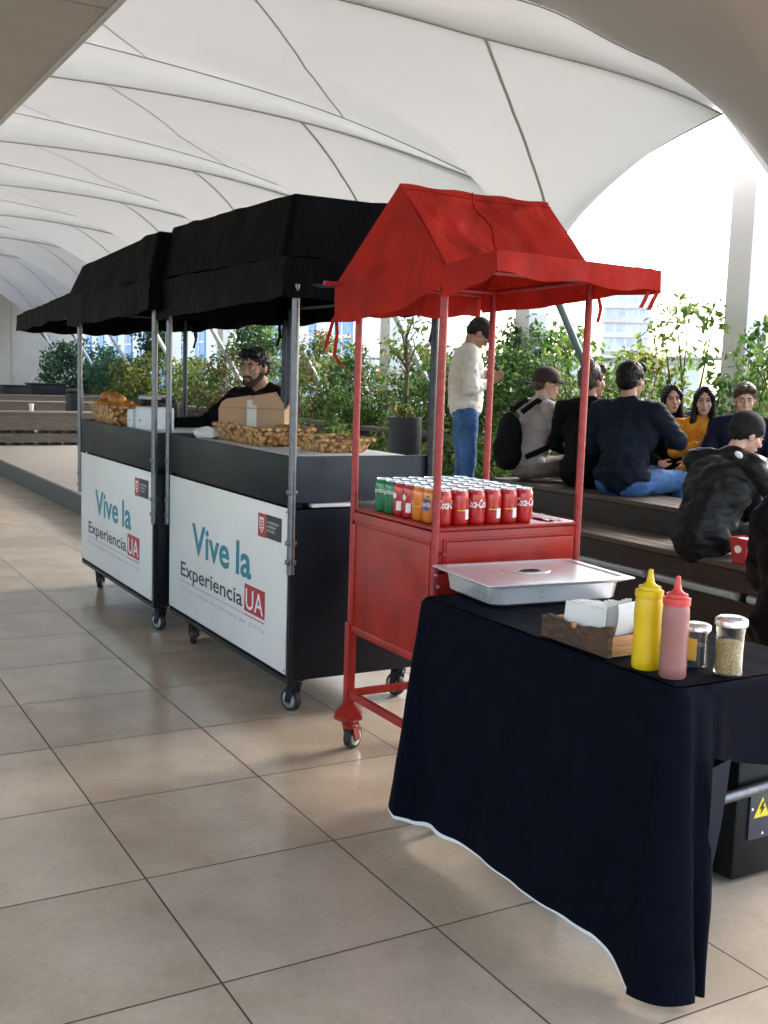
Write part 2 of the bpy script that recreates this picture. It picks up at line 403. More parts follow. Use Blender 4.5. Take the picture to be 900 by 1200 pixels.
def text_pts(body, bold=0., shear=0.):
    """text as mesh arrays normalised to its own bounding box"""
    cu = bpy.data.curves.new('t', 'FONT'); cu.body = body; cu.size = 1; cu.offset = bold; cu.shear = shear; cu.resolution_u = 3
    ob = bpy.data.objects.new('t', cu); COL.objects.link(ob)
    dg = bpy.context.evaluated_depsgraph_get(); dg.update()
    me = bpy.data.meshes.new_from_object(ob.evaluated_get(dg))
    v = [tuple(q.co) for q in me.vertices]; f = [tuple(p.vertices) for p in me.polygons]
    bpy.data.objects.remove(ob); bpy.data.curves.remove(cu); bpy.data.meshes.remove(me)
    xs = [p[0] for p in v]; ys = [p[1] for p in v]
    return v, f, (min(xs), max(xs), min(ys), max(ys))
def add_text(mb, body, fn, box, bold=0., shear=0., base=None):
    """box=(x0,x1,y0,y1) target in a flat frame, fn maps (x,y)->world; base = (capheight y0,y1) uses baseline 0 and cap .72 instead of the bbox"""
    v, f, bb = text_pts(body, bold, shear)
    x0, x1, y0, y1 = box
    vs = []
    for x, y, _ in v:
        tx = x0 + (x - bb[0]) / (bb[1] - bb[0]) * (x1 - x0)
        if base: ty = y0 + y / .73 * (y1 - y0)
        else: ty = y0 + (y - bb[2]) / (bb[3] - bb[2]) * (y1 - y0)
        vs.append(mb.bm.verts.new(fn(tx, ty)))
    for q in f:
        try: mb.bm.faces.new([vs[i] for i in q])
        except ValueError: pass
    return mb

def wr(p, amp, sc=6., seed=0.):
    """fabric wrinkle offset"""
    return Vector((0, 0, 0)) if amp == 0 else noise.noise_vector(Vector(p) * sc + Vector((seed, seed * .7, 0))) * amp

# ------------------------------------------------------------------ camera, light, sky
F_, P_, R_, Y_ = 1271., .1232, .0313, .5178
cy, sy = math.cos(Y_), math.sin(Y_); cp, sp = math.cos(P_), math.sin(P_); cr_, sr_ = math.cos(R_), math.sin(R_)
f0 = Vector((sy, cy, 0)); r0 = Vector((cy, -sy, 0)); u0 = Vector((0, 0, 1))
fw = f0 * cp - u0 * sp; u1 = u0 * cp + f0 * sp; rt = r0 * cr_ + u1 * sr_; up = u1 * cr_ - r0 * sr_
cam = bpy.data.cameras.new('camera'); co = bpy.data.objects.new('camera', cam); COL.objects.link(co)
mw = Matrix((rt, up, -fw)).transposed().to_4x4(); mw.translation = (0, 0, 1.44); co.matrix_world = mw
cam.sensor_fit = 'VERTICAL'; cam.sensor_height = 24; cam.lens = F_ / 1200 * 24; cam.clip_end = 3000; cam.clip_start = .05
S.camera = co
SUN_EL, SUN_AZ = R(33), R(80)     # azimuth measured from +Y towards +X
w = bpy.data.worlds.new('World'); S.world = w; w.use_nodes = True
nt = w.node_tree; sk = nt.nodes.new('ShaderNodeTexSky'); sk.sky_type = 'NISHITA'; sk.sun_disc = False
sk.sun_elevation = SUN_EL; sk.sun_rotation = SUN_AZ; sk.air_density = 1.0; sk.dust_density = 2.2; sk.ozone_density = .4
bg = nt.nodes['Background']; bg.inputs['Strength'].default_value = .15; nt.links.new(sk.outputs[0], bg.inputs['Color'])
sl = bpy.data.lights.new('sun', 'SUN'); sl.energy = 1.5; sl.angle = R(22); sl.color = (1, .99, .985)
so = bpy.data.objects.new('sun', sl); COL.objects.link(so)
sd = Vector((math.sin(SUN_AZ) * math.cos(SUN_EL), math.cos(SUN_AZ) * math.cos(SUN_EL), math.sin(SUN_EL)))
so.rotation_euler = sd.to_track_quat('Z', 'Y').to_euler(); so.location = sd * 50
vs = S.view_settings; vs.view_transform = 'Standard'; vs.look = 'None'; vs.exposure = 2.4; vs.gamma = 1; vs.use_curve_mapping = False
S.cycles.max_bounces = 8; S.cycles.diffuse_bounces = 5; S.cycles.transmission_bounces = 8; S.cycles.transparent_max_bounces = 8
S.cycles.caustics_reflective = False; S.cycles.caustics_refractive = False
S.cycles.sample_clamp_indirect = 6

# ------------------------------------------------------------------ setting
g = MB().quad((-2000, -2000, -9), (2000, -2000, -9), (2000, 2000, -9), (-2000, 2000, -9)).build('ground', M['ground'], smooth=None)
g['kind'] = 'structure'
fl = MB().quad((-7, -7, 0), (9.6, -7, 0), (9.6, 37, 0), (-7, 37, 0)).build('terrace_floor', M['tiles'], smooth=None)
fl['kind'] = 'structure'
sl_ = MB().box((-7, -7, -9), (9.6, 37, -.02)).build('terrace_base', M['concrete'], smooth=None); sl_['kind'] = 'structure'
# raised timber deck: long step edge along X = 2.66 and a step behind the benches
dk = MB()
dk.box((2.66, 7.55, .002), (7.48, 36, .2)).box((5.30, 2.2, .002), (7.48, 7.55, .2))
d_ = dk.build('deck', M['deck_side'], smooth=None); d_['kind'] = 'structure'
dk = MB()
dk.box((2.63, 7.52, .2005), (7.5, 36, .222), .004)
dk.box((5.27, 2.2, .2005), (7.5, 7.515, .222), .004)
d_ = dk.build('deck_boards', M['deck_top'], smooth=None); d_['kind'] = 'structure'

# ---- fabric roof -----------------------------------------------------------
XS, LB, Y0 = 8., .4428 * 8, 1.181 * 8
def interp(x, tab):
    if x <= tab[0][0]:
        return tab[0][1]
    for (a, fa), (b, fb) in zip(tab, tab[1:]):
        if x <= b:
            t = (x - a) / (b - a); t2 = t * t * (3 - 2 * t) * .35 + t * .65
            return fa + (fb - fa) * t2
    return tab[-1][1]
def lin(x, tab):
    for (a, fa), (b, fb) in zip(tab, tab[1:]):
        if x <= b: return fa + (fb - fa) * max(0, (x - a) / (b - a))
    return tab[-1][1]
A_LO = [(-3., 3.9), (0, 4.14), (1.5, 4.225), (2.8, 4.265), (3.8, 4.268), (4.8, 4.232), (5.6, 4.165), (6.4, 4.06), (7.2, 3.92), (7.9, 3.78)]
A_UP = [(-3., 4.76), (0, 4.75), (1.5, 4.71), (2.8, 4.635), (3.8, 4.555), (4.8, 4.45), (5.6, 4.335), (6.4, 4.17), (7.2, 3.97), (7.9, 3.79)]
XL = 1.2
def spl(x, tab):
    xs = [a for a, _ in tab]; ys = [b for _, b in tab]; n = len(xs)
    if x <= xs[0]: return ys[0]
    if x >= xs[-1]: return ys[-1]
    i = max(k for k in range(n - 1) if xs[k] <= x)
    def m(k):
        if k == 0: return (ys[1] - ys[0]) / (xs[1] - xs[0])
        if k == n - 1: return (ys[-1] - ys[-2]) / (xs[-1] - xs[-2])
        return (ys[k + 1] - ys[k - 1]) / (xs[k + 1] - xs[k - 1])
    h = xs[i + 1] - xs[i]; t = (x - xs[i]) / h
    return (2 * t ** 3 - 3 * t * t + 1) * ys[i] + (t ** 3 - 2 * t * t + t) * h * m(i) + (-2 * t ** 3 + 3 * t * t) * ys[i + 1] + (t ** 3 - t * t) * h * m(i + 1)
def sstep(t): t = max(0, min(1, t)); return t * t * (3 - 2 * t)
def arch_lo(x, m):
    return spl(x, A_LO) + (.22 * sstep((x - 4.8) / 3.0) if m < 0 else 0)
def arch_up(x, m):
    return spl(x, A_UP) + (.27 * sstep((x - 3.9) / 2.2) + .13 * sstep((x - 6.4) / 1.5) if m < 0 else 0)
def roof_pt(k, s, t):
    """bay k, s in 0..1 from the left edge to the outer edge, t in -1..1 from near arch to far arch"""
    a = abs(t)
    xr = 7.42 + .48 * a ** .8
    x = XL + (xr - XL) * s
    lo, hi = arch_lo(x, k - .5), arch_up(x, k + .5)
    b = (t + 1) / 2
    z = lo + (hi - lo) * b
    zc = (arch_lo(7.9, k - .5) if t < 0 else arch_up(7.9, k + .5)); ex = (.30 if k > -1 else .95) + 1.5 * math.sqrt(max(0, 1 - s)); zend = zc * a ** ex + 2.38 * (1 - a ** ex) if a > 0 else 2.38
    e0 = arch_lo(xr, k - .5) * (1 - b) + arch_up(xr, k + .5) * b
    drop = e0 - zend
    sag = .05 * math.sin(PI * b) * (1 - s) ** .5            # gentle saddle between the arches
    z -= drop * s ** ((4.2 + 1.6 * a) if k > -1 else (8. - 1.5 * a)) + sag
    return Vector((x, Y0 + LB * (k + t / 2), z))
roof = thing('tensile_roof', 'white fabric roof of repeated arched bays over the terrace', 'fabric roof', (XL, 0, 0))
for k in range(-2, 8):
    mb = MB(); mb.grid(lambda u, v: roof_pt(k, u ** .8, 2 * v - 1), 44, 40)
    pan = mb.build('roof_panel', M['membrane' if k > -1 else 'grey_membrane'], roof, smooth=179)
    if k == -1: pan['label'] = 'greyer roof panel nearest the camera'
    # lip joining the high far edge of this bay to the low near edge of the next one
    def lip(u, v):
        s = u ** .9; p = roof_pt(k, s, 1.); q = roof_pt(k + 1, s, -1.)
        r_ = p * (1 - v) + q * v; r_.y += .10 * math.sin(PI * v); return r_
    MB().grid(lip, 44, 6).build('edge_lip', M['membrane'], pan, smooth=179)
    for cfn in (lambda s: roof_pt(k, s, 1.) + Vector((0, 0, -.012)), lambda s: roof_pt(k + 1, s, -1.) + Vector((0, .01, -.012))):
        MB().tube([cfn(i / 40) for i in range(41)], .006, 6).build('edge_cable', M['edge_cable'], pan, smooth=60)
    # scalloped border cable
    MB().tube([roof_pt(k, 1., -1 + 2 * i / 48) for i in range(49)], .010, 6).build('border_cable', M['seam'], pan, smooth=60)
    def flange(u, v, k=k):
        t = -1 + 2 * u; p = roof_pt(k, 1., t); q = abs(t) ** 1.2
        return p + Vector((.05 * q * v, .04 * v, -(.05 + .13 * q) * v))
    if k < 0: MB().grid(flange, 40, 3).build('edge_flange', M['membrane'], pan, smooth=179)
    def seam(tab, w=.016):
        n = 40; e = []; ta, tb = tab[0][0], tab[-1][0]
        for i in range(n + 1):
            t = ta + (tb - ta) * i / n; x = lin(t, tab)
            xr = 7.42 + .48 * abs(t) ** .8
            s = min(1, max(0, (x - XL) / (xr - XL)))
            e.append(roof_pt(k, s, t) + Vector((0, 0, -.007)))
        sm = MB(); prev = None
        for i, p in enumerate(e):
            d = (e[min(i + 1, n)] - e[max(i - 1, 0)]).normalized(); sd_ = d.cross(Vector((0, 0, 1))).normalized() * w
            cur = (sm.bm.verts.new(p - sd_), sm.bm.verts.new(p + sd_))
            if prev: sm.bm.faces.new((prev[0], prev[1], cur[1], cur[0]))
            prev = cur
        sm.build('seam', M['seam'], pan, smooth=179)
    seam([(-.99, 5.194), (-.814, 5.489), (-.637, 5.811), (-.461, 6.179), (-.285, 6.632), (-.196, 6.90), (-.108, 7.15), (-.02, 7.40)], .015)
    seam([(-.99, 3.04), (-.69, 3.42), (-.27, 4.0), (-.06, 4.32), (.15, 4.62), (.57, 5.15), (.99, 5.70)], .009)
    seam([(-.75, 1.30), (-.27, 1.95), (.15, 2.5), (.57, 2.95), (.99, 3.45)], .008)
    tip = roof_pt(k, 1., 0.)
    # corner plate and leaning tie strut into the planter
    if k >= -1:
        far = k >= 1
        MB().tube([tip + Vector((-.06, 0, .1)), tip + Vector((.56, 0, -.9)), tip + Vector((1.02, 0, -1.66))], .045, 10).build('strut', M['strut'] if far else M['strut_blue'], roof)
        MB().prism([tip + Vector((-.20, -.20, .17)), tip + Vector((-.20, .20, .17)), tip + Vector((.04, 0, -.14))], (.02, 0, .01)).build('corner_plate', M['strut_blue'], roof, smooth=None)

sf = thing('building_soffit', 'flat beige building soffit over the walkway, upper left', 'ceiling', (-3, 12, 3.4))
MB().box((-6, -4, 3.40), (1.70, 36, 3.62)).build('ceiling_panel', M['soffit'], sf, smooth=None)
MB().box((1.702, -4, 3.385), (1.735, 36, 3.68), .004).build('edge_trim', M['white_paint'], sf, smooth=None)
for i in range(7):
    MB().box((-6, 1.0 + i * 5.2, 3.396), (1.69, 1.012 + i * 5.2, 3.3995)).build('joint_strip', M['edge_cable'], sf, smooth=None)
ub = thing('unseen_building', 'unseen building mass above the beige soffit, blocking sky on the left', 'building', (-3, 12, 3.7))  # unseen mass added over the soffit, blocks sky light from the left
MB().box((-6, -4, 3.69), (1.66, 36, 16)).build('wall', M['far_wall'], ub, smooth=None)
for i in range(8):
    for zz in (7.4, 10.4, 13.2): MB().box((1.661, -2 + i * 4.6, zz), (1.69, .4 + i * 4.6, zz + 1.6)).build('window', M['far_glass'], ub, smooth=None)
for i in range(6):
    pc = thing('pillar', ('round concrete pillar under the soffit, %s from the near end' % ('first', 'second', 'third', 'fourth', 'fifth', 'sixth')[i]), 'pillar', (-4.6, -2 + i * 6.5, 0), 'pillars under the soffit')
    MB().lathe([(.25, 0), (.25, 3.4)], (-4.6, -2 + i * 6.5, 0), 24).build('shaft', M['concrete'], pc)
    MB().lathe([(.30, .001), (.30, .12), (.252, .14)], (-4.6, -2 + i * 6.5, 0), 24).build('base_ring', M['concrete'], pc)
wl = thing('added_low_wall', 'low pale wall added unseen at the left to shape the fill light', 'wall', (-6.1, 12, 0))  # unseen wall added on the left, its height set for the fill light
MB().box((-6.3, -4, 0), (-6.0, 36, .95), .01).build('wall', M['beige_wall'], wl, smooth=None)
MB().box((-6.36, -4, .955), (-5.94, 36, 1.02), .01).build('coping', M['concrete'], wl, smooth=None)
ew = thing('end_wall', 'cream panelled wall closing the far end of the terrace', 'wall', (0, 36.4, 0))
MB().box((-7, 36.2, 0), (9.0, 36.5, 5.2)).build('wall', M['beige_wall'], ew, smooth=None)
for i in range(13):
    MB().box((-6.4 + i * 1.2, 36.185, .1), (-6.385 + i * 1.2, 36.199, 5)).build('joint', M['concrete'], ew, smooth=None)

# ---- columns under the arches ---------------------------------------------
def column(yk, label, vine=False):
    c = thing('column', label, 'column', (8.55, yk, 0), 'white square columns along the planter')
    MB().box((8.40, yk - .15, .0), (8.70, yk + .15, 4.6), .006).build('shaft', M['white_paint'], c, smooth=None)
    MB().box((8.36, yk - .19, 0), (8.74, yk + .19, .72), .008).build('plinth', M['concrete'], c, smooth=None)
    return c
for i, lab in ((-.5, 'tall white square column behind the seated young man in navy'), (.5, 'white square column behind the man standing in a white sweater'),
               (1.5, 'white square column seen just left of the rear red pole of the red cart'), (2.5, 'white square column behind the cart vendor'),
               (3.5, 'white square column among shrubs left of the cart vendor'), (4.5, 'slim distant white column above the bread basket')):
    column(Y0 + LB * i + .14, lab)

# ---- planter ----------------------------------------------------------------
pl_ = thing('planter', 'long timber planter wall running behind the benches', 'planter', (7.6, 18, 0))
MB().box((7.56, 2, .225), (7.62, 36, .66)).build('front_board', M['wood_dark'], pl_, smooth=None)
MB().box((7.50, 2, .665), (7.86, 36, .73), .006).build('cap_board', M['wood_grey'], pl_, smooth=None)
MB().box((9.3, 2, .01), (9.36, 36, .66)).build('back_board', M['wood_dark'], pl_, smooth=None)
MB().box((7.63, 2, .01), (9.29, 36, .60)).build('soil', M['soil'], pl_, smooth=None)
# glass windbreak behind the planting
wb = thing('windbreak', 'clear glass windbreak with grey rails behind the planting', 'glass screen', (9.5, 12, 0))
MB().tube([(9.5, 2, 1.78), (9.5, 24, 1.78)], .03, 8).build('top_rail', M['strut'], wb)
MB().tube([(9.5, 2, .45), (9.5, 24, .45)], .025, 8).build('bottom_rail', M['strut'], wb)
for i in range(12):
    MB().box((9.48, 2.0 + i * 2, .0), (9.52, 2.05 + i * 2, 1.78)).build('post', M['strut'], wb, smooth=None)
for i in range(11):
    MB().box((9.495, 2.07 + i * 2, .5), (9.505, 3.98 + i * 2, 1.74)).build('pane', M['screen_glass'], wb, smooth=None)

# ---- far buildings --------------------------------------------------------------
fb = thing('glass_building', 'white building with tall blue windows beyond the planting', 'building', (14, 35, -9))
MB().box((14, 26, -9), (17, 58, 9)).build('wall', M['far_wall'], fb, smooth=None)
for i in range(13):
    y = 26.6 + i * 2.3
    wn_ = MB().box((13.93, y, -4), (13.99, y + 1.0, 10)).build('window', M['blue_glass'], fb, smooth=None)
    fr_ = MB()
    for zz in (-1.5, .5, 2.5, 4.5, 6.5, 8.5): fr_.box((13.90, y, zz), (13.928, y + 1.0, zz + .08))
    fr_.box((13.90, y + .48, -4), (13.927, y + .52, 10)); fr_.build('frame', M['far_wall'], wn_, smooth=None)
hr = thing('high_rise', 'pale pink and white apartment tower far away', 'building', (166, 136, -9))
dirv = Vector((math.sin(Y_ + .213), math.cos(Y_ + .213), 0)); sdv = Vector((dirv.y, -dirv.x, 0))
hc = dirv * 215
def hbox(a0, a1, d0, d1, z0, z1, m, nm, par):
    b_ = MB().box((a0, d0, z0), (a1, d1, z1))
    mt = Matrix((sdv, dirv, Vector((0, 0, 1)))).transposed().to_4x4(); mt.translation = hc
    bmesh.ops.transform(b_.bm, matrix=mt, verts=b_.bm.verts)
    return b_.build(nm, m, par, smooth=None)
hbox(-4.8, 4.2, 0, 12, -9, 18.6, M['far_wall'], 'wall', hr)
hbox(-2.5, 2.0, 2, 9, 18.6, 20.6, M['far_pink'], 'roof_house', hr)
for fz in range(9):
    z = -6 + fz * 2.75
    hbox(-5.1, 4.5, -1.0, -.02, z, z + 1.0, M['far_pink'] if fz % 2 else M['far_wall'], 'balcony', hr)
    for wx in (-4.2, -2.1, 0, 2.1):
        hbox(wx, wx + 1.5, -.06, .0 - .01, z + 1.05, z + 2.5, M['far_glass'], 'window', hr)
lb = thing('low_building', 'low grey and white block standing below the apartment tower', 'building', (60, 52, -9))
hc = Vector((math.sin(Y_ + .19), math.cos(Y_ + .19), 0)) * 80
hbox(-7, 7, 0, 10, -9, 3.0, M['far_wall'], 'wall', lb)
hbox(-7.3, 7.3, -.4, 10.3, 3.0, 3.4, M['concrete'], 'roof', lb)
for i in range(8):
    for zz in (-1.6, .7): hbox(-6.4 + i * 1.65, -5.3 + i * 1.65, -.06, -.01, zz, zz + 1.5, M['far_glass'], 'window', lb)

# ------------------------------------------------------------------ foliage
def leaf_mesh(centers, spread, per, size, seed, squash=.85):
    r = np.random.default_rng(seed)
    cs = np.asarray(centers)
    n = len(cs) * per
    c = np.repeat(cs, per, axis=0)
    off = r.normal(size=(n, 3)); off /= np.linalg.norm(off, axis=1)[:, None] + 1e-9
    off *= (r.random((n, 1)) ** .45) * spread; off[:, 2] *= squash
    p = c + off
    nrm = off / (np.linalg.norm(off, axis=1)[:, None] + 1e-9) + r.normal(size=(n, 3)) * .55 + np.array([0, 0, .35])
    nrm /= np.linalg.norm(nrm, axis=1)[:, None]
    a = np.cross(nrm, r.normal(size=(n, 3))); a /= np.linalg.norm(a, axis=1)[:, None]
    b = np.cross(nrm, a)
    ln = size * (.6 + .8 * r.random((n, 1))); wd = ln * (.38 + .2 * r.random((n, 1)))
    v = np.empty((n, 6, 3))
    v[:, 0] = p - a * ln * .5
    v[:, 1] = p - a * ln * .1 + b * wd * .5 + nrm * ln * .08
    v[:, 2] = p + a * ln * .28 + b * wd * .36 + nrm * ln * .05
    v[:, 3] = p + a * ln * .55 - nrm * ln * .10
    v[:, 4] = p + a * ln * .28 - b * wd * .36 + nrm * ln * .05
    v[:, 5] = p - a * ln * .1 - b * wd * .5 + nrm * ln * .08
    idx = np.arange(n)[:, None] * 6
    f = np.concatenate([idx + np.array([[0, 1, 2, 3]]), idx + np.array([[0, 3, 4, 5]])])
    me = bpy.data.meshes.new('foliage'); me.from_pydata(v.reshape(-1, 3).tolist(), [], f.tolist()); me.update()
    return me
def shrub(x, y, z0, wx, h, leaf, label, name='shrub', cat='shrub', group='shrubs in the planter', n=34, per=60, spread=.2, size=.075, shape='round', seed=0, trunk=0.):
    """shape: round, column, airy, cone; trunk = bare stem height below the crown"""
    r = random.Random(seed * 13 + 5)
    t = thing(name, label, cat, (x, y, z0), group)
    cs = []
    while len(cs) < n:
        u, v, q = r.uniform(-1, 1), r.uniform(-1, 1), r.random()
        if u * u + v * v > 1: continue
        if shape == 'round': k = math.sqrt(max(0, 1 - (2 * q - 1) ** 2 * .85))
        elif shape == 'cone': k = 1.05 - .8 * q
        elif shape == 'column': k = .8 + .2 * math.sin(q * 9)
        else: k = .35 + .75 * math.sqrt(max(0, 1 - (2 * q - .9) ** 2))
        cs.append((u * wx * k, v * wx * k, trunk + .12 + q * (h - trunk - .15)))
    me = leaf_mesh(cs, spread, int(per * .62), size, seed + 100)
    # stems from base to clumps
    sb = MB(); rr = .012 + .006 * h
    if trunk:
        sb.tube([(0, 0, 0), (.01, .01, trunk * .5), (0, 0, trunk + .1)], [rr * 1.3, rr, rr * .9], 8)
    for c in cs[::2]:
        b0 = Vector((0, 0, trunk)) if trunk else Vector((c[0] * .15, c[1] * .15, 0))
        m_ = b0.lerp(Vector(c), .5) + Vector((r.uniform(-.05, .05), r.uniform(-.05, .05), .06))
        sb.tube([b0, m_, Vector(c)], [rr * .7, rr * .5, rr * .25], 5)
    smh = sb.mesh('stem', smooth=60)
    link('foliage', me, M[leaf], t); link('trunk' if trunk else 'stem', smh, M['bark'], t)
    return t
SH = [ # x,y,z0,halfwidth,height,leaf,label,kw
 (7.95, 31.6, .6, 1.25, 1.50, 'leaf_blue', 'large blue-green bush at the far left end of the planter', dict(n=80, per=70, spread=.34, size=.12, shape='round')),
 (8.2, 28.4, .6, .85, 1.25, 'leaf_blue', 'rounded blue-green shrub next to the large far-left bush', dict(n=50, per=60, spread=.3, size=.11)),
 (8.0, 25.6, .6, .9, 1.15, 'leaf_yellow', 'yellow-green shrub behind the bread basket', dict(n=50, per=60, spread=.3, size=.10, shape='airy')),
 (8.3, 22.7, .6, .9, 1.10, 'leaf_mid', 'mid green shrub above the white boxes on the rear cart', dict(n=50, per=60, spread=.3, size=.10)),
 (8.0, 20.2, .6, .9, 1.30, 'leaf_red', 'reddish-tipped shrub right behind the paired cart poles', dict(n=50, per=60, spread=.28, size=.09, shape='airy')),
 (8.3, 18.2, .6, .8, 1.10, 'leaf_mid', 'leafy green shrub to the left of the vendor', dict(n=46, per=60, spread=.27, size=.09)),
 (8.1, 16.4, .6, .85, 1.45, 'leaf_red', 'red-tinged shrub just behind the vendor', dict(n=50, per=60, spread=.26, size=.09, shape='airy')),
 (8.0, 14.7, .6, .85, 1.15, 'leaf_dark', 'dense dark green bush to the right of the vendor', dict(n=56, per=70, spread=.26, size=.085)),
 (8.3, 13.5, .6, .8, 1.25, 'leaf_red', 'tall red-tipped shrub between the black cart pole and the red ties', dict(n=46, per=60, spread=.26, size=.085, shape='airy')),
 (7.95, 12.3, .6, .7, 1.15, 'leaf_dark', 'dark shrub behind the tall round pot', dict(n=50, per=70, spread=.24, size=.08)),
 (8.4, 11.7, .6, .75, 1.30, 'leaf_mid', 'bushy shrub to the left of the man in the white sweater', dict(n=50, per=64, spread=.24, size=.08)),
 (8.0, 10.7, .6, .6, 1.15, 'leaf_dark', 'shrub behind the man in the white sweater', dict(n=44, per=64, spread=.22, size=.08)),
 (8.35, 9.95, .6, .75, 1.35, 'leaf_mid', 'light airy shrub above the man in the brown cap', dict(n=40, per=46, spread=.22, size=.08, shape='airy')),
 (8.0, 9.0, .6, .55, 1.00, 'leaf_mid', 'low shrub behind the person with a hair bun', dict(n=34, per=50, spread=.2, size=.075)),
 (8.15, 8.75, .6, .5, 1.15, 'leaf_yellow', 'yellowing shrub above the man in the dark denim jacket', dict(n=34, per=44, spread=.2, size=.075, shape='airy')),
 (8.05, 8.05, .6, .62, 1.65, 'leaf_mid', 'tall loose shrub rising above the two seated women', dict(n=36, per=38, spread=.2, size=.085, shape='airy')),
 (8.05, 7.28, .6, .38, 1.40, 'leaf_dark', 'climbing shrub wrapped around the tall white column', dict(n=26, per=36, spread=.19, size=.085, shape='column')),
 (8.0, 6.5, .6, .75, 1.40, 'leaf_mid', 'leafy shrub at the right edge behind the young man in navy', dict(n=52, per=52, spread=.2, size=.08, shape='airy')),
 (7.95, 5.7, .6, .6, 1.15, 'leaf_dark', 'dark shrub behind the man in the black beanie', dict(n=40, per=52, spread=.2, size=.08)),
]
for i, (x, y, z0, wx, h, lf, lab, kw) in enumerate(SH): shrub(x, y, z0, wx, h, lf, lab, seed=i, **kw)
TR = [(8.6, 26.8, .6, .60, 2.05, 'leaf_dark', 'small round-headed tree above the bread basket', 1.15, .1),
      (8.3, 19.4, .6, .62, 1.9, 'leaf_dark', 'small dark-crowned tree between the paired cart poles and the vendor', 1.0, .09),
      (8.6, 11.4, .6, .62, 1.65, 'leaf_dark', 'dark-crowned small tree under the red canopy above the standing man', .85, .09)]
for i, (x, y, z0, wx, h, lf, lab, tk, sz) in enumerate(TR):
    shrub(x, y, z0, wx, h, lf, lab, name='small_tree', cat='tree', group='small trees in the planter', n=40, per=60, spread=.25, size=sz, seed=50 + i, trunk=tk)
# tall round pot with a thin tree, other pots
pot = thing('plant_pot', 'tall round black pot between the red cart and the planter', 'plant pot', (5.45, 9.2, .222))
MB().lathe([(.125, 0), (.16, .05), (.165, .80), (.165, .84), (.145, .84), (.14, .80)], (5.45, 9.2, .222), 28).build('pot_body', M['pot'], pot)
MB().lathe([(.139, 0), (.139, .03)], (5.45, 9.2, .985), 20).build('soil', M['soil'], pot)
shrub(5.45, 9.2, 1.02, .26, 1.05, 'leaf_mid', 'thin airy sapling growing in the tall round black pot', name='sapling', cat='tree', group=None, n=16, per=14, spread=.13, size=.06, seed=71, trunk=.5)
shrub(5.45, 9.2, 1.0, .10, .16, 'leaf_yellow', 'bright tuft of leaves spilling over the tall round pot rim', name='potted_plant', cat='plant', group=None, n=14, per=16, spread=.07, size=.05, seed=72)
for x, y, w_, h_, z_, lab in ((6.3, 17.2, .55, .36, .222, 'square black pot standing on the deck left of the vendor'), (6.6, 30.4, .9, .75, .222, 'broad black planter box by the far wall, left of the large bush'),
                       (5.6, 29.5, .7, .7, .222, 'black planter box at the left picture edge by the far wall')):
    pt = thing('planter_box', lab, 'planter box', (x, y, z_), 'black planter boxes on the deck')
    q = MB(); q.box((x - w_ / 2, y - w_ / 2, z_), (x + w_ / 2, y + w_ / 2, z_ + h_), .02); q.build('box_body', M['pot'], pt)
    MB().box((x - w_ / 2 - .02, y - w_ / 2 - .02, z_ + h_), (x + w_ / 2 + .02, y + w_ / 2 + .02, z_ + h_ + .03), .008).build('rim', M['pot'], pt)
# low ground cover in front of the planter
r = random.Random(3)
cs = [(r.uniform(6.7, 7.4), r.uniform(7.9, 14.5), .222 + abs(r.gauss(.12, .22))) for _ in range(150)]
gc = link('ground_cover', leaf_mesh(cs, .2, 38, .075, 900), M['leaf_mid']); gc['kind'] = 'stuff'; tag(gc, 'bright low leafy ground cover in front of the planter wall', 'ground cover')
cs = [(r.uniform(7.75, 9.2), r.uniform(4, 34), .62 + abs(r.gauss(.06, .16))) for _ in range(420)]
gc = link('planter_cover', leaf_mesh(cs, .24, 34, .085, 901), M['leaf_mid']); gc['kind'] = 'stuff'; tag(gc, 'low leafy plants filling the planter between the shrubs', 'ground cover')

# ------------------------------------------------------------------ benches
def bench_y(x0, x1, y0, y1, ztop, zbase, label, board=.12, gap=.05, tubes=True, m='wood_dark', group=None):
    b = thing('bench', label, 'bench', ((x0 + x1) / 2, (y0 + y1) / 2, zbase), group)
    nb = 4; w_ = (x1 - x0) / nb
    for i in range(nb):
        MB().box((x0 + i * w_ + .004, y0, ztop - .035), (x0 + (i + 1) * w_ - .004, y1, ztop), .004).build('seat_board', M['wood_grey'], b, smooth=None)
    MB().box((x0 + .012, y0, ztop - .04 - board), (x0 + .045, y1, ztop - .038), .003).build('front_board', M[m], b, smooth=None)
    zl = ztop - .04 - board - gap
    MB().box((x0 + .03, y0, zbase + .02), (x0 + .06, y1, zl), .003).build('lower_board', M[m], b, smooth=None)
    n = max(2, int((y1 - y0) / .75))
    for i in range(n + 1):
        y = y0 + .05 + (y1 - y0 - .1) * i / n
        MB().box((x0 + .07, y - .03, zbase), (x1 - .05, y + .03, ztop - .04), .004).build('leg', M['black_paint'], b, smooth=None)
        if i < n and tubes:
            y2 = y0 + .05 + (y1 - y0 - .1) * (i + 1) / n
            MB().tube([(x0 + .045, y + .045, zl + gap / 2), (x0 + .045, y2 - .045, zl + gap / 2)], gap * .48, 10).build('rail', M['tube_grey'], b)
    return b
bench_y(4.76, 5.20, 2.7, 7.35, .45, 0., 'long dark timber bench that the man in the beanie sits on', board=.12, gap=.06)
bench_y(5.24, 5.74, 5.2, 7.40, .64, .222, 'higher dark timber bench behind, with the man in denim on it', board=.17, gap=.05)
bench_y(6.45, 6.95, 5.2, 7.42, .60, .222, 'bench facing the camera with the two women on it', board=.12)
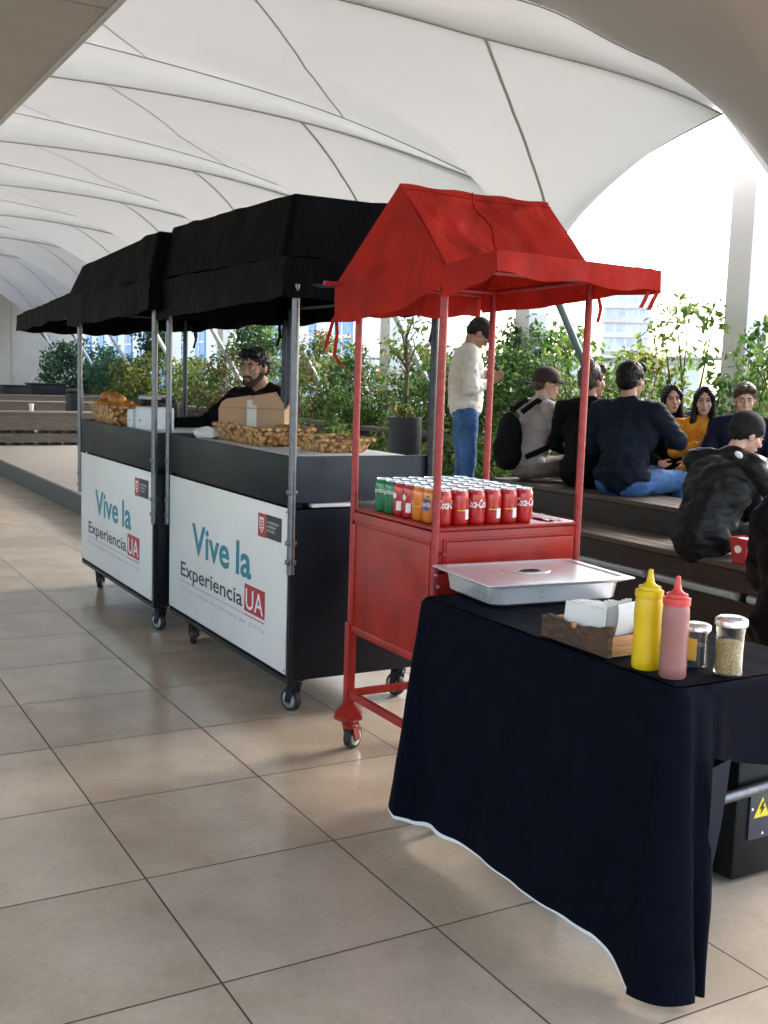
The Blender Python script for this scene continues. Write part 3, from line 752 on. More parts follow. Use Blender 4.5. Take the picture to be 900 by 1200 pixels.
def bench_x(x0, x1, y0, y1, ztop, zbase, label, board, gap, nleg):
    b = thing('bench', label, 'bench', ((x0 + x1) / 2, (y0 + y1) / 2, zbase), 'timber benches at the far end')
    for i in range(3):
        w_ = (y1 - y0) / 3
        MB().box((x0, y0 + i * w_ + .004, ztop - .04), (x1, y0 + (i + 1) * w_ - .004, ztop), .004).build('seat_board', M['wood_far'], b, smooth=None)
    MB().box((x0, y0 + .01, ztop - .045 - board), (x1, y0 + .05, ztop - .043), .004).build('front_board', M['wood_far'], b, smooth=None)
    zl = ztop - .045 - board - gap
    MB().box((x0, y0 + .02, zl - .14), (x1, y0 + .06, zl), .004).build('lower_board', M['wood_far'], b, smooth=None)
    for i in range(nleg):
        x = x0 + .1 + (x1 - x0 - .2) * i / (nleg - 1)
        for s in (-.11, .11):
            MB().box((x + s - .03, y0 + .03, zbase), (x + s + .03, y1 - .03, ztop - .045), .004).build('leg', M['black_paint'], b, smooth=None)
    return b
bench_x(2.75, 4.62, 17.4, 18.0, .74, .222, 'nearest weathered timber bench at the far left on the deck', .24, .05, 5)
bench_x(3.0, 5.7, 20.6, 21.2, .80, .222, 'timber bench standing behind the nearest far-left bench', .26, .05, 4)
bench_x(3.4, 7.0, 25.2, 25.8, .80, .222, 'farthest timber bench in front of the cream end wall', .22, .05, 5)
lit = thing('litter_bin', 'slim black cylindrical bin among the far-left benches', 'litter bin', (4.66, 19.2, .222))
MB().lathe([(.14, 0), (.15, .02), (.15, .78), (.13, .80)], (4.66, 19.2, .222), 20).build('bin_body', M['pot'], lit)
MB().lathe([(.155, 0), (.155, .03), (.09, .06)], (4.66, 19.2, 1.022), 20).build('lid', M['rubber'], lit)
cp_ = thing('paper_cup', 'small white paper cup left on the far-left bench', 'cup', (3.62, 17.7, .74))
MB().lathe([(.028, 0), (.038, .10)], (3.62, 17.7, .741), 16).build('cup_body', M['napkin'], cp_)
MB().lathe([(.040, 0), (.040, .012), (.03, .02)], (3.62, 17.7, .841), 16).build('lid', M['white_card'], cp_)

# ------------------------------------------------------------------ casters
def caster(parent, x, y, body='black_paint', rw=.045, ztop=.15, yaw=0., name='caster', plate_h=.02):
    """wheel axis along X when yaw = 0; built in world coordinates"""
    rot = Matrix.Rotation(yaw, 3, 'Z')
    def place(mb): bmesh.ops.rotate(mb.bm, cent=(x, y, 0), matrix=rot, verts=mb.bm.verts); return mb
    q = MB().box((x - .035, y - .035, ztop - plate_h), (x + .035, y + .035, ztop), .004)
    q.lathe([(.026, 0), (.03, .012), (.018, .03)], (x, y, ztop - plate_h - .031), 14)
    c = place(q).build(name, M[body], parent)
    off = .018
    q = MB()
    for sx in (-1, 1):
        q.prism([(x + sx * .026, y - .022, ztop - plate_h - .01), (x + sx * .026, y + .022, ztop - plate_h - .01), (x + sx * .026, y + off + .014, rw - .012), (x + sx * .026, y + off - .014, rw - .012)], (sx * -.004, 0, 0))
    q.box((x - .026, y - .022, ztop - plate_h - .016), (x + .026, y + .022, ztop - plate_h - .008))
    place(q).build('fork', M[body], c, smooth=None)
    q = MB().lathe([(rw * .72, -.016), (rw * .95, -.014), (rw, -.006), (rw, .006), (rw * .95, .014), (rw * .72, .016)], (x, y + off, rw), 22, 'x')
    place(q).build('tyre', M['rubber'], c)
    q = MB().lathe([(rw * .25, -.021), (rw * .35, -.019), (rw * .7, -.017), (rw * .7, .017), (rw * .35, .019), (rw * .25, .021)], (x, y + off, rw), 18, 'x')
    place(q).build('rim', M['rim'], c)
    return c

# ------------------------------------------------------------------ black carts
def black_cart(X0, Ya, Yb, label, awning=False):
    X1 = X0 + (.74 if awning else .68)
    c = thing('vending_cart', label, 'food cart', ((X0 + X1) / 2, (Ya + Yb) / 2, 0), 'black vending carts in a row')
    # body
    MB().box((X0 + .012, Ya, .155), (X1, Yb, .885), .006).build('body', M['navy_panel'], c)
    q = MB()
    q.box((X0 + .004, Ya - .004, .145), (X0 + .03, Yb + .004, .165)); q.box((X0 + .004, Ya - .006, .165), (X0 + .025, Ya + .02, .90)); q.box((X0 + .004, Yb - .02, .165), (X0 + .025, Yb + .006, .90))
    q.build('frame', M['black_paint'], c)
    # white front sign with printed words
    P = MB().box((X0 - .004, Ya + .012, .185), (X0 + .003, Yb - .012, .89), .0015).build('front_panel', M['white_panel'], c)
    W = Yb - Ya; k = W / 1.54
    def T(dy, z, off=.0065): return Vector((X0 - off, Ya + dy * k, z))
    # dy is measured from the near end (right in the picture); flat frame x runs to -Y
    def put(body, y_hi, y_lo, z0, z1, mname, bold=0., off=.0048, base=True, tilt=0.):
        q = MB(); add_text(q, body, lambda x, y: Vector((X0 - off, Ya + (y_hi - x) * k, y + tilt * x)), (0, y_hi - y_lo, z0, z1), bold, 0, base)
        o = q.build('lettering', M[mname], P, smooth=None); return o
    put('Vive', 1.172, .655, .527, .685, 'teal_ink', .022); put('la', .572, .388, .527, .685, 'teal_ink', .022)
    put('Experiencia', 1.338, .488, .384, .461, 'black_ink', .012)
    MB().prism([T(.231, .372, .0045), T(.231, .497, .0045), T(.462, .497, .0045), T(.462, .372, .0045)], (-.001, 0, 0)).build('lettering', M['red_ink'], P, smooth=None)
    put('U', .445, .356, .386, .483, 'white_ink', .006, .0062); put('A', .347, .245, .386, .483, 'white_ink', .006, .0062)
    MB().prism([T(.462, .3535, .0045), T(.462, .357, .0045), T(1.345, .357, .0045), T(1.345, .3535, .0045)], (-.001, 0, 0)).build('underline', M['grey_ink'], P, smooth=None)
    MB().prism([T(.231, .353, .0045), T(.231, .3575, .0045), T(.460, .3575, .0045), T(.460, .353, .0045)], (-.001, 0, 0)).build('underline', M['red_ink'], P, smooth=None)
    put('U n i v e r s i d a d   A u t ó n o m a   d e   C h i l e', 1.345, .231, .312, .332, 'grey_ink', 0)
    # crest block upper right
    MB().prism([T(.234, .735, .0045), T(.234, .838, .0045), T(.318, .838, .0045), T(.318, .735, .0045)], (-.001, 0, 0)).build('crest', M['red_ink'], P, smooth=None)
    MB().prism([T(.068, .738, .0045), T(.068, .840, .0045), T(.229, .840, .0045), T(.229, .738, .0045)], (-.001, 0, 0)).build('crest', M['black_ink'], P, smooth=None)
    q = MB()
    sh = [(-.024, .034), (.024, .034), (.024, -.008), (.0, -.036), (-.024, -.008)]
    inn = [(a * .72, b * .72) for a, b in sh]
    n = 5
    for i in range(n):
        a, b, d, e = sh[i], sh[(i + 1) % n], inn[(i + 1) % n], inn[i]
        q.poly([T(.276 + p[0], .787 + p[1], .0062) for p in (a, b, d, e)])
    for zz in (.80, .787, .774): q.poly([T(.276 - .013, zz, .0062), T(.276 + .013, zz, .0062), T(.276 + .013, zz + .005, .0062), T(.276 - .013, zz + .005, .0062)])
    q.build('emblem', M['white_ink'], P, smooth=None)
    for i, s in enumerate(('UNIVERSIDAD', 'AUTÓNOMA', 'DE CHILE')):
        put(s, .217, .217 - (.12, .09, .08)[i], .803 - i * .018, .814 - i * .018, 'white_ink', 0, .0060)
    q = MB()
    for (dy, z) in ((.02, .875), (1.52, .875), (.02, .2), (1.52, .2)): q.lathe([(.005, 0), (.005, -.003), (.003, -.004)], T(dy, z, .0045), 10, 'x')
    q.build('screw', M['rim'], P)
    # upper fascia all round, open top with counter inside
    MB().box((X0 - .002, Ya + .004, .905), (X0 + .012, Yb - .004, 1.108), .003).build('front_fascia', M['dark_sheet'], c)
    q = MB()
    xe = X1 + .05; rad = .05; pts = [(X0 + .014, Ya - .004, .915), (xe, Ya - .004, .915)]
    for a in range(0, 91, 15): pts.append((xe - rad + rad * math.cos(R(a)), Ya - .004, 1.108 - rad + rad * math.sin(R(a))))
    pts.append((X0 + .014, Ya - .004, 1.108))
    q.prism(pts, (0, .012, 0)); q.build('side_fascia', M['blue_sheet'], c, smooth=None)
    q = MB(); q.prism([(p[0], Yb + .004, p[2]) for p in pts], (0, -.012, 0)); q.build('side_fascia', M['blue_sheet'], c, smooth=None)
    MB().box((X0 + .014, Ya + .01, 1.068), (X1 + .02, Yb - .01, 1.088), .003).build('counter_top', M['white_card'], c)
    MB().box((X0 + .03, Ya + .01, .89), (X0 + .06, Yb - .01, 1.066)).build('counter_support', M['black_paint'], c, smooth=None)
    MB().box((X0 + .10, Ya - .003, .893), (X0 + .30, Ya + .03, .908), .003).build('paper_sheet', M['white_card'], c)
    # poles
    zt = 1.80
    for (x, y, mm) in ((X0 - .002, Ya - .022, 'steel_pole'), (X0 - .002, Yb + .022, 'steel_pole'), (X1 - .02 + (.03 if awning else 0), Ya - .022, 'dark_pole'), (X1 - .02, Yb - (.05 if not awning else -.022), 'dark_pole')):
        q = MB().tube([(x, y, .62), (x, y, zt)], .0165, 12)
        for zz in (.66, .74, .95): q.box((x - .02, y - .014, zz), (x + .02, y + .018, zz + .02), .003)
        q.build('pole', M[mm], c)
    # canopy: steep sided box cover with a hanging valance
    xa, xb, ya, yb = X0 + .02, X1 - .02, Ya + .05, Yb + .03
    zt2 = 2.165
    if awning: ya = Ya - .03
    o = .075
    top = [(xa, ya, zt2), (xb, ya, zt2), (xb, yb, zt2 - (.09 if awning else .02)), (xa, yb, zt2 - (.065 if awning else -.02))]
    mid = [(xa - o, ya - o, 1.91), (xb + o, ya - o, 1.91), (xb + o, yb + o, 1.91), (xa - o, yb + o, 1.91)]
    low = [(xa - o - .012, ya - o - .01, 1.745), (xb + o + .01, ya - o - .01, 1.735), (xb + o + .01, yb + o + .01, 1.715), (xa - o - .012, yb + o + .01, 1.705)]
    q = MB()
    sd_ = Ya * 3
    def wf(p, u, v):
        e = min(u, 1 - u, .15) / .15
        return p + wr(p, .014 * e, 5, sd_)
    for i in range(4):
        j = (i + 1) % 4
        q.quad(mid[i], mid[j], top[j], top[i], 30, 8, wf)
        def vf(p, u, v, i=i):
            w_ = math.sin(u * 23 + i) * .007 * (1 - v)
            nn = (Vector((0, -1, 0)), Vector((1, 0, 0)), Vector((0, 1, 0)), Vector((-1, 0, 0)))[i]
            return p + wr(p, .010, 7, sd_) + nn * w_ + Vector((0, 0, .005 * math.sin(u * 17 + i) * (1 - v)))
        q.quad(low[i], low[j], mid[j], mid[i], 40, 4, vf)
    q.quad(top[0], top[1], top[2], top[3], 12, 16, lambda p, u, v: p + Vector((0, 0, -.03 * math.sin(PI * u) * math.sin(PI * v))))
    q.build('canopy', M['black_cloth'], c, smooth=179, weld=.0005)
    q = MB()
    for (a, b) in (((X0, Ya - .02, 1.80), (X0, Yb + .02, 1.80)), ((X1 - .02, Ya - .02, 1.80), (X1 - .02, Yb + .02, 1.80)), ((X0, Ya - .02, 1.80), (X1 - .02, Ya - .02, 1.80)), ((X0, Yb + .02, 1.80), (X1 - .02, Yb + .02, 1.80))):
        q.tube([a, b], .012, 8)
    q.build('canopy_frame', M['dark_pole'], c)
    # cloth ties
    for (x, y) in ((X1 + .0, Ya + .02), (X1 + .03, Yb - .05)):
        q = MB(); q.tube([(x, y, 1.75), (x + .01, y + .02, 1.68), (x - .012, y + .01, 1.60)], .008, 6); q.tube([(x, y, 1.75), (x - .02, y - .03, 1.69), (x - .01, y - .035, 1.64)], .008, 6)
        q.build('tie', M['black_cloth'], c)
    if awning:
        y2 = Yb + 1.95
        q = MB()
        A = [(xa - o, Yb + .06, 1.925), (xb + o, Yb + .06, 1.925), (xb + o - .02, y2, 1.84), (xa - o + .02, y2, 1.84)]
        q.quad(*A, 10, 20, lambda p, u, v: p + wr(p, .012, 5) - Vector((0, 0, .03 * math.sin(PI * u) * math.sin(PI * v))))
        B = [Vector(p) - Vector((0, 0, .155 - .03 * (i > 1))) for i, p in enumerate(A)]
        for i in range(4):
            j = (i + 1) % 4
            if i == 0: continue
            q.quad(B[i], B[j], A[j], A[i], 26, 4, lambda p, u, v: p + wr(p, .010, 7) + Vector((0, 0, .006 * math.sin(u * 21) * (1 - v))))
        q.build('awning', M['black_cloth'], c, smooth=179)
        MB().tube([(X0 + .02, Yb, 1.80), (X0 + .02, y2 - .02, 1.82)], .011, 8).tube([(X1 - .04, Yb, 1.80), (X1 - .04, y2 - .02, 1.82)], .011, 8).build('awning_arm', M['dark_pole'], c)
    for (x, y, yw) in ((X0 + .07, Ya + .07, .35), (X0 + .07, Yb - .20, -.5), (X1 - .08, Ya + .09, .2), (X1 - .08, Yb - .2, .9)):
        caster(c, x, y, 'black_paint', .052, .156, yw)
    return c
black_cart(1.86, 4.05, 5.59, 'black vending cart nearer the red cart, with baskets and a cardboard box on top', False)
black_cart(1.80, 5.69, 7.24, 'black vending cart farther back, with a bread basket and a long awning', True)

# ------------------------------------------------------------------ red cart
rc = thing('drinks_cart', 'red metal drinks cart with pitched red canopy and trays of cans', 'drinks cart', (2.24, 3.33, 0))
XA, XB, YA, YB = 1.93, 2.535, 3.035, 3.62
for (x, y) in ((XA, YA), (XA, YB), (XB, YA), (XB, YB)):
    q = MB().tube([(x, y, .46), (x, y, 1.785)], .0135, 12); q.build('pole', M['red_pole'], rc)
    q = MB().box((x - .017, y - .017, .155), (x + .017, y + .017, .50), .002)
    q.build('leg', M['red_paint'], rc, smooth=None)
    # collar plate and caster
    q = MB().lathe([(.017, .05), (.045, .02), (.062, 0), (.062, -.012), (.03, -.03)], (x, y, .135), 6)
    q.build('caster_housing', M['red_paint'], rc, smooth=None)
    caster(rc, x, y - .02, 'red_paint', .047, .128, R(-62), 'caster', .012)
q = MB().box((XA - .008, YA + .004, .475), (XA + .006, YB + .0, .932), .003)
q.build('side_panel', M['red_paint'], rc)
fr = MB()
for (a, b) in (((XA - .012, YA + .015, .465), (XA - .002, YB - .012, .495)), ((XA - .012, YA + .015, .885), (XA - .002, YB - .012, .90)), ((XA - .012, YB - .035, .495), (XA - .003, YB - .012, .90)), ((XA - .012, YA + .015, .495), (XA - .003, YA + .032, .885))): fr.box(a, b, .002)
fr.build('side_panel_frame', M['red_paint'], rc)
MB().box((XB - .006, YA + .004, .475), (XB + .008, YB, .932), .003).build('side_panel', M['red_paint'], rc)
MB().box((XA + .007, YB - .012, .475), (XB - .007, YB + .002, .932), .003).build('back_panel', M['red_paint'], rc)
MB().box((XA + .012, YA - .004, .475), (XB - .012, YA + .008, .79), .003).build('door_panel', M['red_paint'], rc)
MB().box((XA + .012, YA - .004, .795), (XB - .012, YA + .008, .932), .003).build('front_panel', M['red_paint'], rc)
dr = MB().box((XA + .035, YA - .016, .810), (XB - .032, YA - .006, .898), .004).build('drawer', M['red_paint'], rc)
fr = MB()
for (a, b) in (((XA + .028, YA - .012, .900), (XB - .025, YA - .005, .908)), ((XA + .028, YA - .012, .800), (XA + .034, YA - .005, .900)), ((XB - .031, YA - .012, .800), (XB - .025, YA - .005, .900))): fr.box(a, b, .001)
fr.build('drawer_frame', M['red_paint'], rc)
for z in (.86, .825): MB().lathe([(.006, 0), (.006, -.02), (.004, -.024)], (XA + .022, YA - .006, z), 8, 'y').build('hinge', M['red_pole'], rc)
for (dx, dz) in ((.005, .75), (-.004, .79)): MB().ell((XA + dx, YA - .018, dz), (.007, .006, .007), sub=1).build('bolt', M['rim'], rc)
MB().box((XA - .002, YA - .010, .934), (XB + .004, YB + .006, .946), .003).build('shelf_top', M['red_paint'], rc)
MB().box((XA, YA, .470), (XB, YB, .476)).build('bottom_plate', M['red_paint'], rc, smooth=None)
q = MB()
for (a, b) in (((XA, YA), (XA, YB)), ((XB, YA), (XB, YB)), ((XA, YB), (XB, YB)), ((XA, YA), (XB, YA))):
    q2 = MB().box((min(a[0], b[0]) - .011, min(a[1], b[1]) + (.018 if a[0] == b[0] else -.011), .205), (max(a[0], b[0]) + .011 - (0), max(a[1], b[1]) - (.018 if a[0] == b[0] else -.011), .232), .002)
    if a[1] == b[1]:
        q2 = MB().box((a[0] + .018, a[1] - .011, .205), (b[0] - .018, a[1] + .011, .232), .002)
    q2.build('lower_rail', M['red_paint'], rc, smooth=None)
# canopy cloth
RL, RR = Vector((1.925, 3.34, 2.105)), Vector((2.565, 3.34, 2.105))
EL, ER = Vector((1.895, 2.975, 1.805)), Vector((2.555, 3.06, 1.835))
AL, AR = Vector((1.885, 2.685, 1.825)), Vector((2.535, 2.685, 1.812))
BL_, BR_ = Vector((1.90, 3.745, 1.775)), Vector((2.57, 3.745, 1.79))
def wf(p, u, v):
    e = min(min(u, 1 - u), min(v, 1 - v), .12) / .12
    cre = abs(noise.noise(Vector((p.x * 9 + p.z * 6, p.y * 2.5, p.z * 2.2)))) ; cr2 = abs(noise.noise(Vector((p.x * 21, p.y * 13 + p.z * 9, 4))))
    return p + wr(p, .012 + .02 * e, 6.5, 2.) * e + Vector((0, -.010 * (1 - cre * 3) * e, .004 * (1 - cr2 * 3) * e))
def ridge_sag(p, u, v):
    p = wf(p, u, v)
    fold = math.sin((u * 7 + v * 3.2)) * .006 * math.sin(PI * v)
    return p + Vector((0, -fold, fold)) - Vector((0, 0, .018 * math.sin(PI * u) * math.sin(PI * v)))
q = MB()
q.quad(EL, ER, RR, RL, 70, 50, ridge_sag)
q.quad(AL, AR, ER, EL, 70, 24, lambda p, u, v: wf(p, u, v) - Vector((0, 0, .022 * math.sin(PI * u) * math.sin(PI * v))))
q.quad(BL_, BR_, RR, RL, 24, 18, ridge_sag)
cr_o = q.build('canopy_roof', M['red_cloth'], rc, smooth=179, weld=.0008)
def slope_pt(u, v):
    a = EL * (1 - u) + ER * u; b = RL * (1 - u) + RR * u
    return ridge_sag(a * (1 - v) + b * v, u, v) + Vector((0, -.002, .002))
MB().tube([slope_pt(.47, i / 40) for i in range(41)], .0028, 6).build('seam', M['red_cloth'], cr_o, smooth=60)
MB().tube([slope_pt(i / 50, .93) for i in range(51)], .0022, 6).build('seam', M['red_cloth'], cr_o, smooth=60)
MB().tube([RL + (RR - RL) * (i / 30) + Vector((0, 0, -.004 + .003 * math.sin(i * .7))) for i in range(31)], .006, 8).build('ridge_binding', M['red_cloth'], cr_o, smooth=60)
# front valance
va = [(AL.x, AL.y - .004, 1.755), (AR.x, AR.y - .004, 1.742)]
q = MB().quad(va[0], va[1], AR, AL, 40, 5, lambda p, u, v: p + Vector((0, -.008 * math.sin(u * 19) * (1 - v), .008 * math.sin(u * 14 + 1) * (1 - v))) + wr(p, .004, 9) * (1 - v))
q.quad((AL.x - .004, EL.y, 1.70), (AL.x - .003, AL.y - .004, 1.755), AL, EL, 14, 5, lambda p, u, v: p + wr(p, .008, 9) * (1 - v) + Vector((.02 * math.sin(u * PI) * (1 - v), 0, 0)))
q.quad((AR.x + .012, ER.y, 1.738), (AR.x + .004, AR.y - .004, 1.742), AR, ER, 14, 5, lambda p, u, v: p + wr(p, .008, 9) * (1 - v))
q.build('front_valance', M['red_cloth'], rc, smooth=179, weld=.0008)
# gables with hanging skirts
def gable(side):
    x = 1.886 if side == 'l' else 2.568
    rg, ef, eb = (RL, EL, BL_) if side == 'l' else (RR, ER, BR_)
    low = [(2.975, 1.735), (3.05, 1.715), (3.15, 1.690), (3.30, 1.665), (3.45, 1.652), (3.60, 1.640), (3.70, 1.642), (3.76, 1.665)] if side == 'l' else [(2.98, 1.742), (3.3, 1.725), (3.76, 1.715)]
    def f(u, v):
        y = ef.y + (eb.y - ef.y) * u
        zb = interp(y, low)
        ztop = (ef.z + (rg.z - ef.z) * (y - ef.y) / (rg.y - ef.y)) if y < rg.y else (eb.z + (rg.z - eb.z) * (eb.y - y) / (eb.y - rg.y))
        zt_ = zb + (ztop - zb) * v
        xx = x + (rg.x - x) * max(0, (zt_ - 1.78) / .32)
        e = min(v, 1 - v, .2) / .2
        p = Vector((xx, y, zt_))
        out = -1 if side == 'l' else 1
        return p + Vector(((wr(p, .020, 5.5, 4).x + .008 * (1 - 3 * abs(noise.noise(Vector((y * 8, zt_ * 6, 2)))))) * e + out * (.012 + .018 * math.sin(y * 17)) * (1 - v) ** 2 * math.sin(PI * u), 0, 0))
    MB().grid(f, 60, 50).build('gable', M['red_cloth'], rc, smooth=179)
gable('l'); gable('r')
q = MB().quad((1.90, 3.76, 1.665), (2.575, 3.76, 1.70), BR_, BL_, 36, 5, lambda p, u, v: p + Vector((0, .012 * math.sin(u * 21) * (1 - v), .006 * math.sin(u * 16)*(1-v))))
q.build('back_valance', M['red_cloth'], rc, smooth=179)
q = MB()
for a, b in (((XA, YA, 1.80), (XB, YA, 1.80)), ((XA, YB, 1.79), (XB, YB, 1.79)), ((XA, YA, 1.80), (XA, YB, 1.79)), ((XB, YA, 1.80), (XB, YB, 1.79)), ((XA, YA, 1.80), (1.90, 2.70, 1.815)), ((XB, YA, 1.80), (2.525, 2.70, 1.805)), ((1.90, 2.70, 1.812), (2.525, 2.70, 1.802)), ((1.83, 3.72, 1.785), (2.55, 3.72, 1.785)), ((XA, 3.34, 2.085), (XB, 3.34, 2.085))): q.tube([a, b], .009, 8)
q.build('canopy_frame', M['red_pole'], rc)
def strap(pts, w_=.010):
    q = MB(); prev = None
    for i, p in enumerate(pts):
        p = Vector(p); d = Vector((w_, -w_ * .5, 0))
        cur = (q.bm.verts.new(p - d), q.bm.verts.new(p + d))
        if prev: q.bm.faces.new((prev[0], prev[1], cur[1], cur[0]))
        prev = cur
    q.build('tie_strap', M['red_cloth'], rc, smooth=179)
strap([(2.53, 2.69, 1.745), (2.515, 2.69, 1.72), (2.50, 2.695, 1.685)], .007); strap([(2.50, 2.70, 1.745), (2.485, 2.70, 1.715), (2.47, 2.70, 1.69)], .006)
strap([(XB + .012, 3.0, 1.745), (XB + .016, 2.99, 1.70), (XB + .005, 2.99, 1.655)], .006)
strap([(1.885, 3.74, 1.66), (1.872, 3.75, 1.60), (1.86, 3.76, 1.545)], .006); strap([(1.895, 3.74, 1.66), (1.90, 3.74, 1.60), (1.885, 3.73, 1.52), (1.915, 3.72, 1.48)], .006)

# cans ---------------------------------------------------------------------------
ZS = .947
def can_mesh():
    b_ = MB().lathe([(.024, 0), (.028, .002), (.0325, .010), (.0328, .10), (.031, .108), (.0275, .116), (.0272, .118)], (0, 0, 0), 22).mesh('can_body', smooth=50)
    l_ = MB().lathe([(.0272, .1182), (.0285, .1185), (.0288, .122), (.0268, .1225), (.0262, .1195), (.001, .1195)], (0, 0, 0), 22).mesh('can_lid', smooth=50)
    t_ = MB().box((-.006, -.004, .1197), (.006, .014, .1212), .0006).mesh('pull_tab', smooth=None)
    return b_, l_, t_
CAN = {}
for nm in ('red', 'green', 'orange'):
    b_, l_, t_ = can_mesh(); CAN[nm] = (b_, l_, t_)
def wrap(rad=.0335):
    return lambda x, y: Vector((math.sin(x / rad) * rad, -math.cos(x / rad) * rad, y))
def can_text(s, w_, h_, z, bold, shear, rad=.0333):
    q = MB(); add_text(q, s, wrap(rad), (-w_ / 2, w_ / 2, z - h_ / 2, z + h_ / 2), bold, shear); return q.mesh('lettering', smooth=None)
def can_patch(w_, h_, z, rad=.0331, oval=False):
    q = MB(); f = wrap(rad); n = 16
    if oval:
        vs_ = [q.bm.verts.new(f(math.cos(a) * w_ / 2, z + math.sin(a) * h_ / 2)) for a in [2 * PI * i / 20 for i in range(20)]]
        c_ = q.bm.verts.new(f(0, z) * 1)
        for i in range(20): q.bm.faces.new((c_, vs_[i], vs_[(i + 1) % 20]))
    else: q.grid(lambda u, v: f((u - .5) * w_, z + (v - .5) * h_), n, 1)
    return q.mesh('patch', smooth=179)
ME_SCRIPT = can_text('Coca-Cola', .082, .030, .074, .02, .35)
ME_FACTS = can_patch(.020, .034, .038)
ME_BAND = can_patch(.05, .003, .052)
ME_SPR = can_text('Sprite', .052, .024, .078, .015, .15)
ME_FAN = can_text('FANTA', .036, .014, .064, .02, 0, .0337)
ME_FANP = can_patch(.050, .040, .064, .0332, True)
ME_LEAF = can_patch(.014, .012, .092, .0335, True)
ME_DOT = can_patch(.022, .022, .074, .0333, True)
ORD = ('first', 'second', 'third', 'fourth', 'fifth', 'sixth', 'seventh')
rows = ['red', 'orange', 'orange', 'red', 'red', 'green', 'green']
for j in range(7):
    for i in range(6):
        kind = rows[j]
        x, y = 1.985 + i * .0685, 3.085 + j * .0678
        if j == 0: lab = 'red soda can with white script, %s from the left in the front row' % ORD[i]
        else: lab = '%s soda can under a silver lid, %s row from the front, %s from left' % (kind, ORD[j], ORD[i])
        c = thing('soda_can', lab, 'soda can', (x + random.uniform(-.001, .001), y, ZS), 'soda cans packed on the red cart')
        b_, l_, t_ = CAN[kind]
        bo = link('can_body', b_, M['can_' + kind], c); link('can_lid', l_, M['silver_lid'], c); tt = link('pull_tab', t_, M['silver_lid'], c); tt.rotation_euler.z = random.uniform(0, 6)
        def deco(me, m_, rz, nm='lettering'):
            o = link(nm, me, M[m_], bo); o.rotation_euler.z = rz
        if j == 0:
            rz = (R(12), R(-150), R(-25), R(-160), R(200), R(-12))[i]
            deco(ME_SCRIPT, 'white_ink', rz)
            deco(ME_FACTS, 'white_ink', rz + R(175), 'facts_panel'); deco(ME_BAND, 'white_ink', rz + R(150), 'print_band')
        elif i == 0:
            rz = R(-70)
            if kind == 'green': deco(ME_SPR, 'white_ink', rz)
            elif kind == 'orange':
                if j == 1: deco(ME_FANP, 'blue_ink', rz, 'badge'); deco(ME_FAN, 'white_ink', rz); deco(ME_LEAF, 'green_ink', rz + .2, 'badge')
                else: deco(ME_FAN, 'white_ink', rz - .9); deco(ME_BAND, 'yellow_ink', rz, 'print_band')
            else: deco(ME_FACTS, 'white_ink', rz + .3, 'facts_panel'); deco(ME_DOT, 'white_ink', rz - .3, 'badge')
pp = MB().quad((2.42, 3.06, .949), (2.50, 3.07, .949), (2.50, 3.20, .955), (2.42, 3.19, .95), 6, 8, lambda p, u, v: p + Vector((0, 0, .004 * math.sin(u * 9 + v * 4))))
o = pp.build('receipt_paper', M['napkin'], smooth=179, loc=(2.46, 3.12, .947)); tag(o, 'crumpled white paper beside the cans on the red cart', 'paper')

# ------------------------------------------------------------------ table
tb = thing('folding_table', 'long folding table hidden under the dark cloth', 'table', (2.22, 2.33, 0))
MB().box((1.805, 1.775, .715), (2.33, 2.885, .742), .006).build('tabletop', M['black_paint'], tb)
for x in (1.87, 2.26):
    for y in (2.25, 2.80): MB().tube([(x, y, 0), (x, y, .715)], .014, 10).build('leg', M['dark_pole'], tb)
XT0, XT1, YT0, YT1, ZT = 1.80, 2.34, 1.768, 2.895, .750
q = MB()
NU, NV = 40, 40
# top sheet with soft creases
q.grid(lambda u, v: Vector((XT0 + .012 + (XT1 - XT0 - .012) * u, YT0 + .012 + (YT1 - YT0 - .024) * v, ZT + .0015 * math.sin(u * 25 + v * 7) * math.sin(v * 19))), 24, 30)
# drape: walk the rim from the right end of the near side, round the near left corner, along the left side, round the far corner
path = []
def seg(n, fn):
    for i in range(n): path.append(fn(i / n))
cr = .03
seg(20, lambda t: (Vector((XT1, YT1 - (YT1 - YT0 - cr) * t, 0)), Vector((1, 0, 0)), 'right'))
seg(10, lambda t: (Vector((XT1 - cr + cr * math.cos(t * PI / 2), YT0 + cr - cr * math.sin(t * PI / 2), 0)), Vector((math.cos(t * PI / 2), -math.sin(t * PI / 2), 0)), 'c3'))
seg(60, lambda t: (Vector((XT1 - cr - (XT1 - XT0 - 2 * cr) * t, YT0, 0)), Vector((0, -1, 0)), 'near'))
seg(14, lambda t: (Vector((XT0 + cr - cr * math.sin(t * PI / 2), YT0 + cr - cr * math.cos(t * PI / 2), 0)), Vector((-math.sin(t * PI / 2), -math.cos(t * PI / 2), 0)), 'c1'))
seg(90, lambda t: (Vector((XT0, YT0 + cr + (YT1 - YT0 - 2 * cr) * t, 0)), Vector((-1, 0, 0)), 'left'))
seg(14, lambda t: (Vector((XT0 + cr - cr * math.cos(t * PI / 2), YT1 - cr + cr * math.sin(t * PI / 2), 0)), Vector((-math.cos(t * PI / 2), math.sin(t * PI / 2), 0)), 'c2'))
seg(40, lambda t: (Vector((XT0 + cr + (XT1 - XT0 - cr) * t, YT1, 0)), Vector((0, 1, 0)), 'far'))
